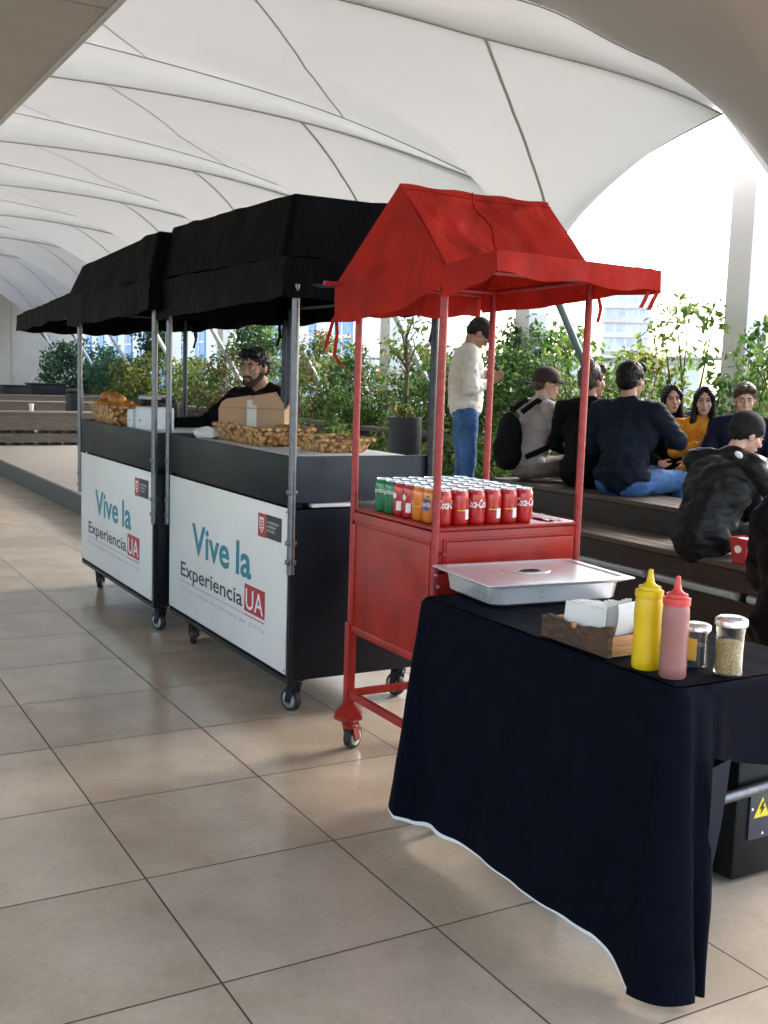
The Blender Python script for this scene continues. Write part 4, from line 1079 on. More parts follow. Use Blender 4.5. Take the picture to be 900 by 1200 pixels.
def hem_z(p, kind):
    if kind == 'near':
        x = p.x
        if x > 1.900: return .575 - .06 * min(1, (x - 1.90) / .25)
        t = min(1, max(0, (1.900 - x) / .030)); t = t * t * (3 - 2 * t)
        return .575 * (1 - t) + .018 * t
    if kind in ('c1',): return .018
    if kind == 'left':
        return interp(p.y, [(1.79, .015), (1.86, .035), (1.96, .075), (2.2, .062), (2.5, .055), (2.72, .062), (2.85, .035), (2.9, .03)])
    if kind in ('right', 'c3'): return .515
    return .05
rings = []
NVv = 30
for (p, n, kind) in path:
    hz_ = hem_z(p, kind); ln = ZT - hz_
    s = p.x * 1.0 - p.y
    row = []
    for j in range(NVv + 1):
        v = j / NVv
        d = v * ln
        rad = .014
        if d < rad * 1.57: a = d / rad; oz, oo = ZT - rad + rad * math.cos(a) , rad * math.sin(a) - rad + .012
        else: oz, oo = ZT - rad - (d - rad * 1.57) * (ln - rad) / max(1e-4, ln - rad * 1.57), .012
        fall = max(0, (ZT - oz) / .73)
        if kind == 'left':
            oo += .009 * math.sin(p.y * 9 + 1) * fall + .005 * math.sin(p.y * 21 + 2) * fall + .010 * math.sin(p.y * 29) * fall ** 2 * (.35 + .65 * max(0, 1 - (p.y - YT0) / .35))
            oo += .055 * fall * (.55 + .45 * max(0, 1 - (p.y - YT0) / .3))
        elif kind == 'c1': oo += .075 * fall
        elif kind == 'near':
            t = max(0, 1 - abs(p.x - 1.84) / .12)
            oo += fall * (.05 + .022 * math.sin(p.x * 95)) * t + .02 * fall + .012 * math.sin(p.x * 30) * fall
        elif kind == 'c2': oo += .09 * fall
        else: oo += .03 * fall
        pos = p + n * oo; pos.z = oz
        if kind == 'near': pos.x += .026 * max(0, 1 - abs(p.x - 1.88) / .05) * math.sin(min(1, fall / .9) * PI)
        pos += wr(pos, .0045 * min(1, fall * 3), 11, 5)
        row.append(pos)
    rings.append(row)
vr = [[q.bm.verts.new(p) for p in row] for row in rings]
for a, b in zip(vr, vr[1:]):
    for j in range(NVv): q.bm.faces.new((a[j], b[j], b[j + 1], a[j + 1]))
tc_ = q.build('tablecloth', M['table_cloth'], smooth=179, weld=.0004, loc=(2.22, 2.33, .75))
tag(tc_, 'dark navy cloth with white hem draped over the condiment table', 'tablecloth')
# white hem showing along the lower edge of the left side
hp = [rings[i][-1] for i in range(104, len(path) - 46)]
q = MB(); prev = None
for i, p in enumerate(hp):
    t = i / (len(hp) - 1)
    w_ = .002 + .007 * max(0, math.sin(t * 9 + .6)) * (.4 + t)
    cur = (q.bm.verts.new(p + Vector((.004, 0, .012))), q.bm.verts.new(p + Vector((-.001, 0, -.003 - w_))))
    if prev: q.bm.faces.new((prev[0], prev[1], cur[1], cur[0]))
    prev = cur
hm = q.mesh('hem', -Vector((2.22, 2.33, .75)), 179); link('hem', hm, M['white_hem'], tc_)
# folded corner flap
fl_ = MB().grid(lambda u, v: Vector((1.868 + .045 * u * (1 - v) + .012 * math.sin(v * 3) , 1.712 - .012 * u + .02 * v, .57 - .36 * v + .02 * u * (1 - v))), 6, 16)
link('corner_flap', fl_.mesh('corner_flap', -Vector((2.22, 2.33, .75)), 179), M['cloth_lining'], tc_)

# equipment under the table
bx = thing('generator_case', 'black equipment case with warning plate under the table', 'equipment case', (2.70, 2.32, 0))
MB().box((2.400, 2.10, .012), (2.80, 2.38, .40), .01).build('case_body', M['black_paint'], bx)
MB().tube([(2.22, 2.075, .283), (2.50, 2.075, .298), (2.84, 2.075, .314)], .016, 12).build('handle_bar', M['steel_pole'], bx)
MB().tube([(2.262, 2.09, .335), (2.262, 2.085, .42), (2.265, 2.09, .55)], .005, 8).tube([(2.262, 2.07, .335), (2.28, 2.065, .325), (2.288, 2.065, .30), (2.275, 2.07, .29)], .006, 8).build('cable_hook', M['steel_pole'], bx)
pq = MB().box((2.450, 2.093, .130), (2.66, 2.0985, .268), .001).build('rating_plate', M['blue_sheet'], bx)
MB().prism([(2.466, 2.0915, .196), (2.530, 2.0915, .196), (2.498, 2.0915, .258)], (0, .001, 0)).build('warning_sign', M['yellow_ink'], pq, smooth=None)
MB().prism([(x, 2.0895, z) for x, z in ((2.501, .243), (2.488, .222), (2.497, .222), (2.492, .205), (2.509, .227), (2.500, .227), (2.506, .243))], (0, .0008, 0)).build('bolt_symbol', M['black_ink'], pq, smooth=None)
q = MB()
for (x, z) in ((2.457, .225), (2.505, .145)): q.ell((x, 2.091, z), (.005, .003, .005), sub=1)
q.build('screw', M['silver_lid'], pq)
for x in (2.45, 2.75):
    for y in (2.15, 2.33): MB().lathe([(.02, 0), (.02, .014)], (x, y, 0), 12).build('foot', M['rubber'], bx)

# ------------------------------------------------------------------ things on the table
ty = thing('food_pan', 'steel buffet pan with a lid at the far end of the table', 'food pan', (2.13, 2.79, .752))
tx0, tx1, tyy0, tyy1 = 1.872, 2.415, 2.600, 2.985
def rrect(x0, x1, y0, y1, r_, z):
    pts = []
    for (cx_, cy_, a0) in ((x1 - r_, y1 - r_, 0), (x0 + r_, y1 - r_, 90), (x0 + r_, y0 + r_, 180), (x1 - r_, y0 + r_, 270)):
        for a in range(0, 91, 15): pts.append((cx_ + r_ * math.cos(R(a0 + a)), cy_ + r_ * math.sin(R(a0 + a)), z))
    return pts
def loft(mb, loops, cap0=True, cap1=True):
    vv = [[mb.bm.verts.new(p) for p in l] for l in loops]
    for a, b in zip(vv, vv[1:]):
        n = len(a)
        for i in range(n): mb.bm.faces.new((a[i], a[(i + 1) % n], b[(i + 1) % n], b[i]))
    if cap0: mb.bm.faces.new(vv[0][::-1])
    if cap1: mb.bm.faces.new(vv[-1])
    return mb
e = .03
q = loft(MB(), [rrect(tx0 + e + .025, tx1 - e - .025, tyy0 + e + .02, tyy1 - e - .02, .04, .753), rrect(tx0 + e + .008, tx1 - e - .008, tyy0 + e + .006, tyy1 - e - .006, .045, .762), rrect(tx0 + e, tx1 - e, tyy0 + e, tyy1 - e, .045, .812),
              rrect(tx0 + .008, tx1 - .008, tyy0 + .008, tyy1 - .008, .03, .822), rrect(tx0 + .006, tx1 - .006, tyy0 + .006, tyy1 - .006, .03, .8255)])
q.build('pan_body', M['chrome'], ty, smooth=40)
q = loft(MB(), [rrect(tx0, tx1, tyy0, tyy1, .012, .8265), rrect(tx0, tx1, tyy0, tyy1, .012, .8295), rrect(tx0 + .028, tx1 - .028, tyy0 + .026, tyy1 - .026, .02, .8315), rrect(tx0 + .036, tx1 - .036, tyy0 + .034, tyy1 - .034, .02, .8270), rrect(tx0 + .05, tx1 - .05, tyy0 + .046, tyy1 - .046, .02, .8275)])
ld = q.build('lid', M['chrome'], ty, smooth=25)
q = MB().lathe([(.075, .8280), (.072, .8305), (.045, .8312), (.040, .8295)], (2.14, 2.80, 0), 28)
bmesh.ops.scale(q.bm, vec=(1, .62, 1), space=Matrix.Translation((-2.14, -2.80, 0)), verts=q.bm.verts)
q.build('recess', M['chrome'], ld)
q = MB().lathe([(.040, .8300), (.034, .8325), (.030, .8305)], (2.14, 2.80, 0), 24)
bmesh.ops.scale(q.bm, vec=(1, .55, 1), space=Matrix.Translation((-2.14, -2.80, 0)), verts=q.bm.verts)
q.build('grip', M['black_paint'], ld)

ty.rotation_euler.z = R(-5); ty.location = (2.135, 2.785, .752)
nb = thing('napkin_holder', 'rustic bark-sided wooden napkin box beside the yellow bottle', 'napkin box', (1.88, 2.18, .752))
bxx, byy = (1.838, 1.935), (2.045, 2.305)
MB().box((bxx[0] + .002, byy[0], .753), (bxx[1], byy[1], .762), .001).build('base_board', M['wood_box'], nb)
q = MB()
def topline(t): return .835 - .018 * math.sin(t * PI) - .012 * t + .0015 * math.sin(t * 25)
n = 26
pts = [(bxx[0], byy[0] - .006 + (byy[1] - byy[0] + .012) * i / n, topline(i / n) if i / n < .93 else topline(i / n) - .012) for i in range(n + 1)]
q.prism([(bxx[0], byy[0] - .006, .7535)] + pts + [(bxx[0], byy[1] + .006, .7535)], (-.014, 0, 0))
for v in q.bm.verts:
    v.co.x += noise.noise(v.co * 60) * .002
q.build('bark_panel', M['bark_side'], nb, smooth=40)
MB().prism([(bxx[1], p[1], p[2] - .004) for p in [(0, byy[0], .7535)] + [(0, pp_[1], pp_[2]) for pp_ in pts[1:-1]] + [(0, byy[1], .7535)]], (.012, 0, 0)).build('side_board', M['wood_box'], nb, smooth=None)
MB().box((bxx[0] + .001, byy[0] - .004, .7625), (bxx[1] - .001, byy[0] + .008, .806), .001).build('end_board', M['wood_box'], nb)
MB().box((bxx[0] + .001, byy[1] - .008, .7625), (bxx[1] - .001, byy[1] + .004, .806), .001).build('end_board', M['wood_box'], nb)
MB().ell((bxx[0] - .014, 2.175, .812), (.006, .010, .010), sub=2).build('knot', M['wood_box'], nb)
npk = thing('napkin_stack', 'stack of white paper napkins standing in the bark-sided box', 'napkins', (1.89, 2.17, .764))
for i in range(9):
    x = bxx[0] + .012 + i * .009
    ly = i * .003
    MB().grid(lambda u, v: Vector((x + .006 * v * v + .002 * math.sin(u * 6 + i), 2.085 + .165 * u - ly * .3, .765 + (.105 - .012 * u + .02 * (u < .12) * v + .003 * math.sin(u * 8 + i)) * v)), 12, 6).build('napkin', M['napkin'], npk, smooth=179)
MB().grid(lambda u, v: Vector((bxx[0] + .012 + .082 * v, 2.085 + .165 * u, .868 - .012 * u + .004 * math.sin(v * 3) + .012 * max(0, .25 - u) * 4 * v)), 14, 8).build('napkin', M['napkin'], npk, smooth=179)
MB().grid(lambda u, v: Vector((bxx[0] + .03 + .07 * u, 2.068 - .012 * math.sin(v * 2.4), .80 + .085 * v + .006 * u)), 8, 10).build('napkin', M['napkin'], npk, smooth=179)

def bottle(x, y, body, capm, label, name, h=.19, r_=.0335):
    b = thing(name, label, 'sauce bottle', (x, y, .7515))
    q = MB().lathe([(r_ * .9, 0), (r_, .006), (r_ * 1.0, .03), (r_ * .97, h * .55), (r_ * 1.0, h * .8), (r_ * .97, h - .01), (r_ * .9, h)], (x, y, .7515), 32)
    q.build('bottle_body', M[body], b, smooth=50)
    q = MB().lathe([(r_ * 1.0, 0), (r_ * 1.02, .004), (r_ * 1.0, .016), (r_ * .80, .019), (r_ * .78, .026), (r_ * .55, .028), (r_ * .42, .032), (r_ * .30, .036), (r_ * .22, .052), (r_ * .17, .066), (r_ * .10, .068)], (x, y, .7515 + h + .0005), 28)
    q.build('nozzle_cap', M[capm], b, smooth=40)
    return b
bottle(1.858, 1.940, 'mustard', 'mustard', 'yellow mustard squeeze bottle with a yellow nozzle', 'mustard_bottle', .178, .0345)
bottle(1.862, 1.852, 'pink_sauce', 'red_plastic', 'pinkish sauce squeeze bottle with a red nozzle', 'ketchup_bottle', .176, .0325)
def jar(x, y, h, r_, fill, film, label, lab2=False):
    b = thing('spice_jar', label, 'spice jar', (x, y, .7515), 'lidded spice jars')
    z = .7515
    q = MB().lathe([(r_ * .85, 0), (r_ * .95, .004), (r_ * .95, .010), (r_ * .90, .016), (r_ * .90, h * .72), (r_ * .94, h * .78), (r_ * .94, h * .84)], (x, y, z), 30)
    q.build('glass_body', M['glass'], b, smooth=50)
    MB().lathe([(r_ * .78, .0045), (r_ * .83, .012), (r_ * .83, h * fill), (r_ * .5, h * fill + .003)], (x, y, z), 26).build('contents', M[film], b, smooth=50)
    MB().lathe([(r_ * .97, h * .845), (r_ * 1.04, h * .86), (r_ * 1.06, h * .93), (r_ * 1.0, h * .97), (r_ * .80, h), (r_ * .5, h + .002)], (x, y, z), 30).build('lid', M['silver_lid'], b, smooth=40)
    if lab2: MB().grid(lambda u, v: Vector((x + math.cos(R(160 + 70 * u)) * r_ * .915, y + math.sin(R(160 + 70 * u)) * r_ * .915, z + .02 + .055 * v)), 10, 2).build('paper_label', M['yellow_label'], b, smooth=179)
jar(1.990, 1.906, .108, .034, .50, 'dark_spice', 'shorter jar of dark spice behind the pink bottle', True)
jar(2.010, 1.815, .142, .0375, .56, 'spice', 'taller jar of pale dried herbs at the right on the table')

# ------------------------------------------------------------------ things on the black carts
def basket(x0, x1, y0, y1, z, h, flare, label):
    b = thing('wicker_basket', label, 'basket', ((x0 + x1) / 2, (y0 + y1) / 2, z))
    t = .014
    q = loft(MB(), [rrect(x0 + flare, x1 - flare, y0 + flare, y1 - flare, .02, z), rrect(x0, x1, y0, y1, .03, z + h), rrect(x0 + t, x1 - t, y0 + t, y1 - t, .025, z + h), rrect(x0 + flare + t, x1 - flare - t, y0 + flare + t, y1 - flare - t, .018, z + t)])
    bmesh.ops.subdivide_edges(q.bm, edges=q.bm.edges[:], cuts=3, use_grid_fill=True)
    for v in q.bm.verts: v.co += noise.noise_vector(v.co * 45) * .006
    q.build('basket_body', M['wicker'], b, smooth=179)
    q = MB(); pr = rrect(x0 - .003, x1 + .003, y0 - .003, y1 + .003, .03, z + h); pr.append(pr[0])
    q.tube([Vector(p) + Vector((0, 0, .004 * math.sin(i * 2.4))) for i, p in enumerate(pr)], .010, 6); q.build('rim', M['wicker'], b, smooth=179)
    return b
ZC = 1.090
basket(2.02, 2.34, 4.80, 5.38, ZC, .085, .05, 'long wicker basket in front of the cardboard box')
basket(2.18, 2.46, 4.42, 4.74, ZC, .06, .03, 'small shallow wicker basket at the near end of the black cart')
basket(1.84, 2.10, 6.68, 7.19, ZC, .115, .03, 'wicker basket heaped with golden bread on the rear cart')
rolls = [(1.90, 7.13, 1.20), (1.89, 7.03, 1.205), (1.90, 6.93, 1.20), (1.89, 6.83, 1.195), (1.90, 6.74, 1.19), (2.00, 7.10, 1.205), (2.01, 6.98, 1.21), (2.00, 6.87, 1.205), (2.00, 6.76, 1.195), (1.93, 7.08, 1.255), (1.95, 6.98, 1.255), (1.94, 6.88, 1.245)]
for i, (x, y, z) in enumerate(rolls):
    o = MB().ell((x, y, z), (.050, .054, .037), Matrix.Rotation(i * 1.3, 3, 'Z') @ Matrix.Rotation(.3 * math.sin(i * 2.), 3, 'X'), 4)
    for v in o.bm.verts: v.co += noise.noise_vector(v.co * 20) * .007
    o = o.build('bread_roll', M['bread'], smooth=179, loc=(x, y, z - .04))
    row_, col_ = (('front row', i) if i < 5 else (('back row', i - 5) if i < 9 else ('top layer', i - 9)))
    tag(o, 'golden bread roll in the wicker basket, %s, %s from the left' % (row_, ORD[col_]), 'bread roll', 'rolls heaped in the bread basket')
jr = thing('storage_tub', 'dark tub with a pale lid behind the bread basket', 'tub', (2.24, 7.05, ZC))
MB().lathe([(.085, 0), (.10, .15), (.10, .16)], (2.24, 7.05, ZC), 24).build('tub_body', M['pot'], jr)
MB().lathe([(.108, .161), (.108, .18), (.09, .188)], (2.24, 7.05, ZC), 24).build('lid', M['tube_grey'], jr)
def carton(x0, x1, y0, y1, z, h, label):
    b = thing('white_carton', label, 'carton', ((x0 + x1) / 2, (y0 + y1) / 2, z), 'white cartons on the rear cart')
    MB().box((x0, y0, z), (x1, y1, z + h), .003).build('carton_body', M['white_card'], b)
    MB().box((x0 - .003, y0 + (y1 - y0) * .4, z + h * .35), (x0 - .0005, y0 + (y1 - y0) * .6, z + h * .45)).build('label', M['grey_ink'], b, smooth=None)
    MB().box((x0 + .004, y0 - .002, z + h + .001), (x1 - .004, y1 - .004, z + h + .005), .001).build('flap', M['white_card'], b)
carton(1.93, 2.10, 6.52, 6.63, ZC, .105, 'small white carton right next to the bread basket')
carton(1.94, 2.12, 6.30, 6.49, ZC, .125, 'larger white carton beside the rear cart poles')
cn = thing('black_canister', 'black canister standing behind the paired cart poles', 'canister', (2.22, 6.70, ZC))
MB().lathe([(.06, 0), (.065, .01), (.065, .15), (.05, .165)], (2.22, 6.70, ZC), 22).build('canister_body', M['pot'], cn)
MB().lathe([(.052, .166), (.052, .18), (.02, .185)], (2.22, 6.70, ZC), 18).build('lid', M['rubber'], cn)
# cardboard box with a tape strip, tilted
cb = thing('cardboard_box', 'open cardboard box with a pale tape strip on the black cart', 'cardboard box', (2.25, 5.28, ZC + .002))
rot = Matrix.Rotation(R(8), 3, 'X') @ Matrix.Rotation(R(-52), 3, 'Z')
def cbx(a, b, m, nm, par=cb, bev=.002, extra=None):
    q = MB().box(a, b, bev)
    if extra is not None: bmesh.ops.rotate(q.bm, cent=extra[0], matrix=extra[1], verts=q.bm.verts)
    bmesh.ops.rotate(q.bm, cent=(0, 0, 0), matrix=Matrix.Rotation(R(-32), 3, 'Z'), verts=q.bm.verts)
    bmesh.ops.translate(q.bm, vec=(2.27, 5.42, ZC + .002), verts=q.bm.verts)
    return q.build(nm, M[m], par, smooth=None)
cbx((-.175, -.10, 0), (.175, -.094, .165), 'cardboard', 'front_wall'); cbx((-.175, .094, 0), (.175, .10, .165), 'cardboard', 'back_wall')
cbx((-.175, -.093, 0), (-.169, .093, .165), 'cardboard', 'side_wall'); cbx((.169, -.093, 0), (.175, .093, .165), 'cardboard', 'side_wall')
cbx((-.168, -.093, 0), (.168, .093, .005), 'cardboard', 'bottom')
cbx((-.025, -.103, .0), (.028, -.1005, .165), 'tape', 'tape_strip')
cbx((-.025, -.103, .167), (.028, -.1005, .215), 'tape', 'tape_strip', extra=((0, -.10, .166), Matrix.Rotation(R(-18), 3, 'X')))
def flap(pts, lean):
    q = MB().prism([(x, -.10, z) for x, z in pts], (0, .005, 0))
    bmesh.ops.rotate(q.bm, cent=(0, -.10, .166), matrix=Matrix.Rotation(R(lean), 3, 'X'), verts=q.bm.verts)
    bmesh.ops.rotate(q.bm, cent=(0, 0, 0), matrix=Matrix.Rotation(R(-32), 3, 'Z'), verts=q.bm.verts)
    bmesh.ops.translate(q.bm, vec=(2.27, 5.42, ZC + .002), verts=q.bm.verts)
    return q.build('flap', M['cardboard'], cb, smooth=None)
flap([(-.172, .167), (-.003, .167), (-.003, .236), (-.135, .214), (-.160, .196)], -14)
flap([(.003, .167), (.174, .167), (.168, .196), (.128, .256), (.003, .232)], -8)
cbx((.175, -.09, .167), (.180, .09, .235), 'cardboard', 'flap', extra=((.175, 0, .166), Matrix.Rotation(R(35), 3, 'Y')))
q = MB().ell((2.05, 5.50, ZC + .028), (.09, .075, .030), sub=4)
for v in q.bm.verts: v.co += noise.noise_vector(v.co * 22) * .018
for v in q.bm.verts: v.co.z = max(v.co.z, ZC + .001)
o = q.build('plastic_bag', M['napkin'], smooth=40, loc=(2.05, 5.50, ZC)); tag(o, 'crumpled white bag at the far end of the nearer black cart', 'bag')

# ------------------------------------------------------------------ people
def blob(name, prims, voxel, material, parent, it=3, disp=0., dsc=8., seed=0., cutz=None):
    q = MB()
    for p in prims:
        if p[0] == 'c': q.cap(*p[1:5])
        else: q.ell(p[1], p[2], p[3] if len(p) > 3 else None, sub=3)
    me = q.mesh('tmp'); ob = link('tmp', me)
    md = ob.modifiers.new('r', 'REMESH'); md.mode = 'VOXEL'; md.voxel_size = voxel
    sm = ob.modifiers.new('s', 'SMOOTH'); sm.factor = .5; sm.iterations = it
    dg = bpy.context.evaluated_depsgraph_get(); dg.update()
    m2 = bpy.data.meshes.new_from_object(ob.evaluated_get(dg)); m2.name = name
    bpy.data.objects.remove(ob); bpy.data.meshes.remove(me)
    if disp:
        n = len(m2.vertices); cos = np.empty(n * 3); m2.vertices.foreach_get('co', cos); nr = np.empty(n * 3); m2.vertices.foreach_get('normal', nr)
        cos = cos.reshape(-1, 3); nr = nr.reshape(-1, 3)
        for i in range(n):
            c = Vector(cos[i])
            a = noise.noise(Vector((c.x * dsc, c.y * dsc, c.z * dsc * 1.6)) + Vector((seed, 0, 0)))
            b = 1 - abs(noise.noise(Vector((c.x * dsc * 1.3, c.y * dsc * 1.3, c.z * dsc * 2.6)) + Vector((0, seed, 3)))) * 2
            cos[i] += nr[i] * disp * (a * .8 + b * .6)
        m2.vertices.foreach_set('co', cos.ravel()); m2.update()
    m2.polygons.foreach_set('use_smooth', [True] * len(m2.polygons))
    return link(name, m2, material, parent)

V = Vector
def hand_prims(w_, d, nrm, side, curl=.5, s=1.):
    """w wrist, d pointing direction, nrm back-of-hand normal, side = towards the thumb"""
    d = d.normalized(); side = (side - d * side.dot(d)).normalized(); nrm = side.cross(d).normalized() if nrm is None else nrm.normalized()
    P = []
    rm = Matrix((side, d, nrm)).transposed()
    P.append(('e', w_ + d * .048 * s, (.040 * s, .052 * s, .0155 * s), rm))
    for k, (o, ln) in enumerate(((.030, .072), (.0105, .080), (-.010, .074), (-.030, .058))):
        b = w_ + d * .086 * s + side * o * s
        d1 = (d * math.cos(curl * .5) - nrm * math.sin(curl * .5) + side * o * 2.2).normalized(); d2 = (d * math.cos(curl * 1.4) - nrm * math.sin(curl * 1.4)).normalized()
        m_ = b + d1 * ln * .5 * s
        P.append(('c', b - d * .02, m_, .0095 * s, .0085 * s)); P.append(('c', m_, m_ + d2 * ln * .5 * s, .0085 * s, .0075 * s))
    b = w_ + d * .03 * s + side * .028 * s; t1 = (d * .6 + side * .8 - nrm * .25).normalized()
    P.append(('c', b, b + t1 * .042 * s, .013 * s, .011 * s)); P.append(('c', b + t1 * .042 * s, b + t1 * .042 * s + (d * .95 + side * .2 - nrm * .25).normalized() * .035 * s, .011 * s, .009 * s))
    return P

def person(loc, rot, label, J, skin='skin', top=('jacket', 'coat_black', 1.0), legs=('trousers', 'trousers_black'), hair=None, hat=None, s=1., eyes=True, beard=False, seed=0., hood=False, long_hair=False, extra=None, lady=False, group=None, hem=0.):
    t = thing('person', label, 'person', loc, group, rot); t.scale = (s, s, s)
    j = dict(J)
    H = Matrix.Translation(j['head']) @ Matrix.Rotation(j.get('hyaw', 0), 4, 'Z') @ Matrix.Rotation(-j.get('hpitch', 0), 4, 'X') @ Matrix.Rotation(j.get('hroll', 0), 4, 'Y')
    hr_ = H.to_3x3()
    def h(x, y, z): return H @ V((x, y, z))
    fwd = 1.0; fs = .93 if lady else 1.
    head = [('e', h(0, -.012, .030), (.074 * fs, .094, .086), hr_), ('e', h(0, .030, -.040), (.056 * fs, .062, .068), hr_), ('e', h(0, .066, -.092), (.026, .022, .020), hr_),
            ('e', h(.034, .056, -.024), (.027, .026, .030), hr_), ('e', h(-.034, .056, -.024), (.027, .026, .030), hr_),
            ('c', h(-.036, .074, .028), h(.036, .074, .028), .012, .012), ('c', h(0, .088, .012), h(0, .110, -.026), .009, .0125), ('e', h(0, .104, -.030), (.0165, .011, .009), hr_),
            ('e', h(.074 * fs, -.004, -.008), (.009, .020, .031), hr_), ('e', h(-.074 * fs, -.004, -.008), (.009, .020, .031), hr_), ('c', h(-.014, .088, -.062), h(.014, .088, -.062), .010, .010)]
    nk = V(j['neck'])
    body = head + [('c', h(0, -.022, -.055), nk, .050 if not lady else .043, .056 if not lady else .048)]
    ch, pe = V(j['chest']), V(j['pel'])
    sh = {k: V(j['sh' + k]) for k in 'LR'}; el = {k: V(j['el' + k]) for k in 'LR'}; wr_ = {k: V(j['wr' + k]) for k in 'LR'}
    hp_ = {k: V(j['hip' + k]) for k in 'LR'}; kn = {k: V(j['kn' + k]) for k in 'LR'}; an = {k: V(j['an' + k]) for k in 'LR'}
    wid = .9 if lady else 1.
    ax = (ch - pe).normalized()
    xax = (sh['R'] - sh['L']).normalized(); yax = ax.cross(xax).normalized(); tm = Matrix((xax, yax, ax)).transposed()
    body += [('e', ch, (.150 * wid, .100, .185), tm), ('c', pe, ch, .115, .115), ('e', pe, (.145, .10, .10), tm), ('c', nk, sh['L'], .05, .048), ('c', nk, sh['R'], .05, .048)]
    for k in 'LR':
        body += [('c', sh[k], el[k], .044 * wid, .036 * wid), ('c', el[k], wr_[k], .036 * wid, .025 * wid), ('c', hp_[k], kn[k], .074, .050), ('c', kn[k], an[k], .048, .034), ('c', an[k], an[k] + V(j.get('toe', (0, .14, -.05))), .034, .026)]
        d = V(j.get('hd' + k, (wr_[k] - el[k]).normalized()))
        side = V(j.get('hs' + k, (-1 if k == 'R' else 1, .2, .3)))
        body += hand_prims(wr_[k], d, None, side if True else side, j.get('curl', .5), .98 if not lady else .9)
    if skin: blob('body', body, .0075, M[skin], t, 2)
    # clothing over the same skeleton
    nm, mm, infl = top
    a = infl
    jk = [('e', ch, (.172 * wid * a, .120 * a, .20), tm), ('c', pe.lerp(ch, .15 + hem), ch, .135 * a, .135 * a), ('e', pe.lerp(ch, .12 + hem), (.160 * a, .120 * a, .09), tm), ('c', nk - V((0, 0, .02)), sh['L'], .062, .060 * a), ('c', nk - V((0, 0, .02)), sh['R'], .062, .060 * a)]
    jk += [('e', ch + ax * .05 + xax * .09 * wid, (.085 * a, .11 * a, .12), tm), ('e', ch + ax * .05 - xax * .09 * wid, (.085 * a, .11 * a, .12), tm)]
    for k in 'LR':
        we = wr_[k].lerp(el[k], .10)
        jk += [('c', sh[k], el[k], .063 * a * wid, .052 * a * wid), ('c', el[k], we, .052 * a * wid, .038 * a * wid)]
    if hood: jk += [('c', nk + V((-.07, -.05, .0)), nk + V((.07, -.05, .0)), .05, .05), ('c', nk + V((0, -.08, .02)), nk + V((0, -.09, -.06)), .06, .05)]
    else: jk += [('c', nk + V((-.035, -.02, -.002)), nk + V((.035, -.02, -.002)), .052, .052)]
    blob(nm, jk, .0105, M[mm], t, 3, .013, 9., seed)
    tr = [('e', pe, (.155, .115, .115), tm)]
    for k in 'LR': tr += [('c', hp_[k], kn[k], .090, .066), ('c', kn[k], an[k].lerp(kn[k], .06), .064, .050)]
    blob(legs[0], tr, .012, M[legs[1]], t, 3, .009, 8., seed + 3)
    for k in 'LR':
        tv = V(j.get('toe', (0, .14, -.05)))
        blob('shoe', [('c', an[k] + V((0, -.02, -.045)), an[k] + tv + V((0, .03, .0)), .040, .034), ('e', an[k] + V((0, -.01, -.02)), (.045, .06, .045))], .012, M['shoe'], t, 2)
    # face
    if eyes:
        for sx in (-1, 1):
            e = MB().ell(h(sx * .031, .0785, .006), (.0145, .010, .0085), hr_, 2).mesh('eye', smooth=179); eo = link('eye', e, M['eye_white'], t)
            link('iris', MB().ell(h(sx * .031, .0855, .006), (.0065, .0045, .0068), hr_, 2).mesh('iris', smooth=179), M['iris'], eo)
            link('eyelid', MB().cap(h(sx * .031 - .0145, .0845, .0125), h(sx * .031 + .0145, .0845, .0125), .0034, .0034, 8).mesh('eyelid', smooth=179), M['hair_black'] if lady else M[skin], eo)
            q = MB().tube([h(sx * .014, .0875, .026), h(sx * .030, .0865, .032), h(sx * .048, .074, .027)], [.0042, .0046, .0025], 6)
            link('eyebrow', q.mesh('eyebrow', smooth=60), M['hair_black'], t)
        q = MB().ell(h(0, .0955, -.058), (.021, .007, .0048), hr_, 2).ell(h(0, .0945, -.0665), (.018, .007, .0052), hr_, 2)
        link('lips', q.mesh('lips', smooth=179), M['lip'], t)
    if beard:
        q = [('c', h(-.056, .018, -.045), h(-.030, .064, -.090), .020, .020), ('c', h(.056, .018, -.045), h(.030, .064, -.090), .020, .020), ('e', h(0, .070, -.096), (.034, .026, .022), hr_), ('c', h(-.024, .089, -.048), h(.024, .089, -.048), .0085, .0085),
             ('c', h(-.03, .07, -.088), h(-.028, .086, -.055), .010, .007), ('c', h(.03, .07, -.088), h(.028, .086, -.055), .010, .007)]
        blob('beard', q, .006, M['beard'], t, 2, .0015, 90, seed)
